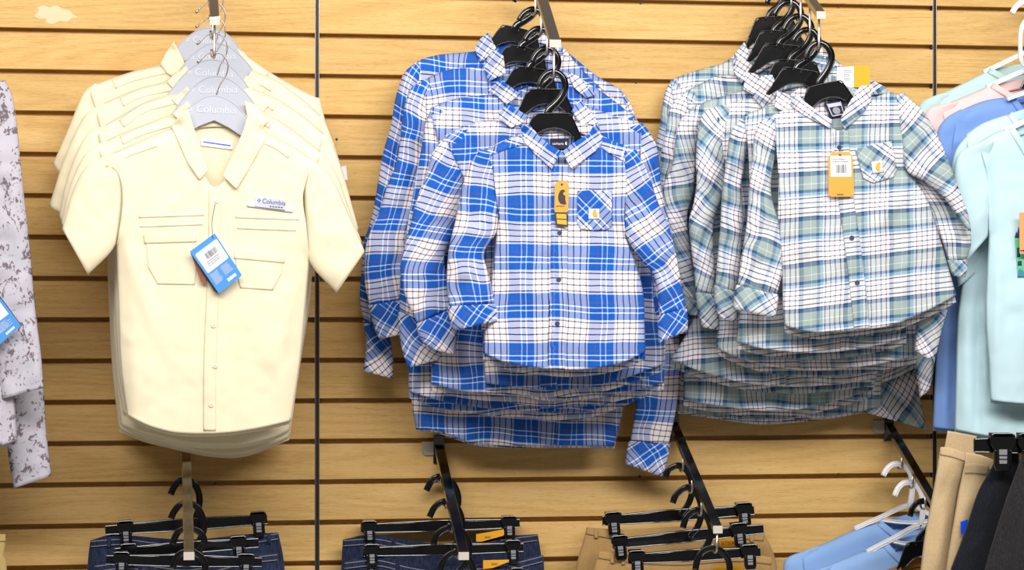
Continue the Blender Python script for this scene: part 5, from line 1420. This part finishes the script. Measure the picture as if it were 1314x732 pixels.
# khaki trousers
trousers('khaki_trousers', 'khaki trousers behind on their arm, with the widest waist', 'trousers', KG, KA.d[0], 'khaki', [(753, 677), (800, 684), (880, 682), (940, 682), (980, 686)], [(753, 677), (747, 700), (740, 726), (734, 780), (730, 860)], [(980, 686), (990, 704), (997, 732), (996, 790), (994, 860)], seed=65, loops=(765, 965), ridges=[(760, 680, 750, 730, 5, .006)])
trousers('khaki_trousers', 'khaki trousers in front, gathered folds at the left end of the waist', 'trousers', KG, KA.d[1], 'khaki', [(768, 708), (800, 713), (870, 717), (940, 712), (990, 716)], [(768, 708), (760, 740), (752, 790), (748, 860)], [(988, 716), (993, 760), (994, 860)], seed=66, loops=(786, 800), ridges=[(778, 708, 770, 740, 4, .006), (792, 708, 788, 740, 4, -.005)])
clip_hanger('black clip hanger nearest the wall on the khaki trousers', KA.d[0], (773, 669), (968, 655), 14, (.075, .935), [(872, 662), (884, 645), (888, 626), (883, 607), (872, 598), (861, 601), (856, 606), (854, 613)], CG[2])
clip_hanger('black clip hanger second from the wall on the khaki trousers', KA.d[1], (786, 699), (980, 679), 14, (.05, .84), [(884, 690), (896, 674), (900, 654), (894, 635), (882, 626), (872, 631), (866, 638), (863, 646)], CG[2])
clip_hanger('black clip hanger third from the wall on the khaki trousers', KA.d[2], (806, 718), (976, 709), 14, (.07, .92), [(896, 713), (908, 698), (912, 680), (906, 663), (895, 655), (885, 660), (879, 668), (876, 678)], CG[2])
clip_hanger('front black clip hanger on the khaki trousers, only its hook in view', KA.d[3], (800, 772), (990, 766), 12, (.06, .93), [(916, 766), (932, 748), (936, 728), (930, 712), (917, 704), (903, 707), (895, 718), (892, 732)], CG[2])
gold_tag('upper gold waist tag on the khaki trousers, with small dark print', [(922, 690.5), (952, 688), (952.5, 704), (924, 705)], KA.d[0] + .016, '5LTYOR', (934, 697.6, 4.4))
gold_tag('lower gold waist tag on the khaki trousers at the bottom edge', [(917, 727), (953, 725.5), (953, 745), (917, 745)], KA.d[1] + .018)
# light blue T-shirts at the lower right
TX = 1178
tee('light blue T-shirt nearest the wall at the bottom right', RA.d[0] - .004, 'sky', [(1128, 671), (1100, 679), (1060, 697), (1030, 709)], [(1030, 709), (1034, 760), (1036, 800)], [(1036, 800), (1036, 840), (1036, 880)], 884,
    dict(L=[(1034, 707), (1010, 717), (1005, 735), (1006, 790)], R=[(1052, 701), (1052, 740), (1046, 780), (1020, 815)]), 694, 'light blue T-shirts at the bottom', 71)
tee('light blue T-shirt in front at the bottom right, on the lower white hanger', RA.d[1] - .006, 'sky', [(1136, 699), (1108, 708), (1075, 721), (1045, 734)], [(1045, 734), (1048, 790), (1050, 830)], [(1050, 830), (1050, 860), (1050, 900)], 904,
    dict(L=[(1049, 732), (1022, 746), (1014, 770), (1014, 820)], R=[(1068, 726), (1066, 770), (1060, 810), (1034, 845)]), 722, 'light blue T-shirts at the bottom', 72)
rb_, bb_ = tee('brown garment just showing under the black hanger at the bottom edge', RA.d[2] - .008, 'brown', [(1152, 727), (1130, 735), (1100, 752), (1080, 764)], [(1080, 764), (1082, 800), (1084, 830)], [(1084, 830), (1084, 860), (1084, 890)], 894,
    dict(L=[(1084, 762), (1060, 776), (1050, 800), (1040, 850)], R=[(1102, 756), (1100, 800), (1096, 840), (1072, 870)]), 748, None, 73, name='brown_shirt')
rb_['category'] = 'garment'
WG = 'white tube hangers of the light blue T-shirts'
tube_hanger('upper white tube hanger of the light blue T-shirts', 'tube_hanger', [('arms', [(1096, 679), (1130, 664), (1166, 649), (1190, 659), (1215, 670), (1250, 685)], 6), ('brace', [(1128, 667), (1150, 670), (1172, 671), (1200, 668)], 4), ('hook', [(1166, 652), (1169, 640), (1170.5, 622), (1167, 606), (1157, 597), (1146, 596), (1138, 602), (1133, 611)], 7)], RA.d[0], 6, group=WG)
tube_hanger('lower white tube hanger of the light blue T-shirts', 'tube_hanger', [('arms', [(1112, 709), (1145, 692), (1180, 675), (1205, 686), (1235, 700)], 7), ('brace', [(1146, 695), (1162, 698), (1182, 697), (1210, 692)], 4), ('hook', [(1180, 678), (1183, 664), (1184, 646), (1180, 630), (1171, 621), (1160, 620), (1152, 627), (1147.5, 637)], 7)], RA.d[1], 6, group=WG)
plastic_hanger('black plastic hanger over the brown garment at the bottom right', P(1182, 647, RA.d[2]), math.radians(3), 0)

# beige and black trousers at the lower right
BGp, BKp = 'beige trousers at the lower right', 'dark trousers at the lower right'
trousers('beige_trousers', 'beige trousers nearest the wall at the lower right, highest waistband', 'trousers', BGp, .362, 'tan', [(1207, 574), (1222, 577), (1240, 583)], [(1207, 574), (1200, 618), (1187, 688), (1181, 735), (1172, 800)], [(1240, 583), (1234, 612), (1228, 640), (1216, 732), (1208, 800)], seed=81, T=.012, back_up=2, band=10, ridges=[(1222, 600, 1206, 640, 4, -.004), (1215, 660, 1202, 730, 5, .004)], step=4.5)
r0 = [o for o in bpy.data.objects if o.name == 'beige_trousers'][0]
ORG = r0.location.copy()
panel('rear_waistband', close([(1216, 553), (1253, 560), (1251, 586), (1238, 590), (1211, 580)]), lambda x, y: .347 + .004 * np.sin((x - 1210) / 12), M['tan'], r0, None, 4, .003)
trousers('beige_trousers', 'beige trousers beside the black ones, with blue sticker on the leg', 'trousers', BGp, .398, 'tan', [(1238, 596), (1252, 596), (1268, 598)], [(1238, 596), (1229, 640), (1219, 700), (1214, 735), (1208, 800)], [(1268, 598), (1268, 612), (1257, 640), (1242, 690), (1226, 800)], seed=82, T=.010, back_up=2, band=12, step=4.5)
r0 = [o for o in bpy.data.objects if o.name == 'beige_trousers.001'][0]
ORG = r0.location.copy()
panel('rear_waistband', close([(1239, 581), (1258, 584), (1274, 590), (1276, 604), (1250, 606), (1238, 598)]), lambda x, y: .388 + 0 * x, M['tan'], r0, None, 4, .003)
o = flat('sticker', [(1232.5, 670), (1242, 667), (1241, 684), (1233, 686)], .416, M['blue_sticker'], r0, .0005); o['label'] = 'blue sticker'
trousers('black_trousers', 'black trousers gripped by the glossy clip at the lower right', 'trousers', BKp, .438, 'black_cloth', [(1282, 570), (1295, 566), (1307, 569)], [(1282, 570), (1274, 598), (1256, 630), (1243, 668), (1232, 700), (1219, 735), (1204, 790)], [(1307, 569), (1307, 607), (1297, 640), (1286, 672), (1276, 705), (1268, 740), (1258, 790)], seed=83, T=.012, band=13, step=4.5, ridges=[(1262, 690, 1240, 712, 2.5, .004), (1292, 590, 1268, 650, 6, .005)])
trousers('black_trousers', 'charcoal trousers at the right edge beside the black pair', 'trousers', BKp, .499, 'charcoal', [(1312, 584), (1340, 580), (1372, 584)], [(1312, 584), (1302, 612), (1290, 645), (1276, 690), (1264, 732), (1250, 800)], [(1372, 584), (1376, 660), (1372, 800)], seed=84, T=.011, band=12, step=5, ridges=[(1312, 640, 1292, 740, 5, .007), (1324, 610, 1308, 740, 5, -.006)])
clip_hanger('glossy black clip hanger above the black trousers at the right edge', (.467), (1250, 572), (1420, 572), 21, (.22, .43, .9), [(1380, 566), (1388, 548), (1384, 530), (1372, 524), (1362, 534)], None, hw=9)
# sand trousers at the bottom left corner
trousers('sand_trousers', 'sand-coloured trousers just showing at the bottom left corner', 'trousers', None, .10, 'olive', [(-120, 684), (-60, 690), (7, 686)], [(-120, 684), (-122, 760), (-124, 860)], [(7, 686), (6, 706), (3, 714), (8, 722), (9, 760), (10, 860)], seed=85)

# ------------------------------------------------------------------ small marks on the wall
mk = M['seam_dark']
for px, py, lb in ((822, 4, 'small dark screw head in the top board between the blue and teal shirts'), (816, 106, 'small dark screw head beside the right shoulder of the blue plaid shirts'),
                   (432, 179, 'small dark screw head beside the front yellow shirt, right of the seam'), (276, 621, 'small dark screw head above the left jeans'),
                   (821, 612, 'small dark screw head below the lowest blue plaid cuff'), (1076, 609, 'small dark screw head above the light blue T-shirts'),
                   (1076, 9, 'small dark screw head in the top board above the teal shirts'), (1196, 61, 'small dark screw head at the right seam above the pastel T-shirts')):
    mb = MB(); c = P(px, py, .0005); r_ = 1.7 / S(0)
    ring = lambda k, y: [(c.x + k * r_ * math.cos(2 * PI * i / 12), y, c.z + k * r_ * math.sin(2 * PI * i / 12)) for i in range(12)]
    mb.v += ring(1, -.0001) + ring(.6, -.0009); mb.f += [(i, (i + 1) % 12, 12 + (i + 1) % 12, 12 + i) for i in range(12)] + [tuple(range(12, 24))]; mb.mi += [0] * 13
    o = mb.build('wall_screw', mk, smooth=False)
    tag(o, lb, 'screw', 'screw heads in the wall')
c = cr([(44, 20), (50, 14), (47, 10), (56, 7), (63, 9), (72, 7), (80, 11), (90, 14), (93, 18), (100, 22), (91, 24), (86, 28), (76, 27), (68, 31), (58, 28), (60, 24), (50, 24)], n=40, closed=True)[:-1]
mb = MB(); mb.prism([tuple(p) for p in c], .0001, .0004)
t = NT('filler'); t.set(Base_Color=(.77, .585, .36, 1), Roughness=.7)
o = mb.build('filler_smudge', t.m, smooth=False); tag(o, 'pale filler smudge on the top board at the left', 'smudge')
mb = MB(); mb.prism(rnd([(438, 214), (444, 213), (446, 231), (440, 232)], .2), .0002, .0012)
o = mb.build('clear_sticker', M['paper'], smooth=False); tag(o, 'small whitish sticker strip on the wall beside the yellow sleeve', 'sticker')
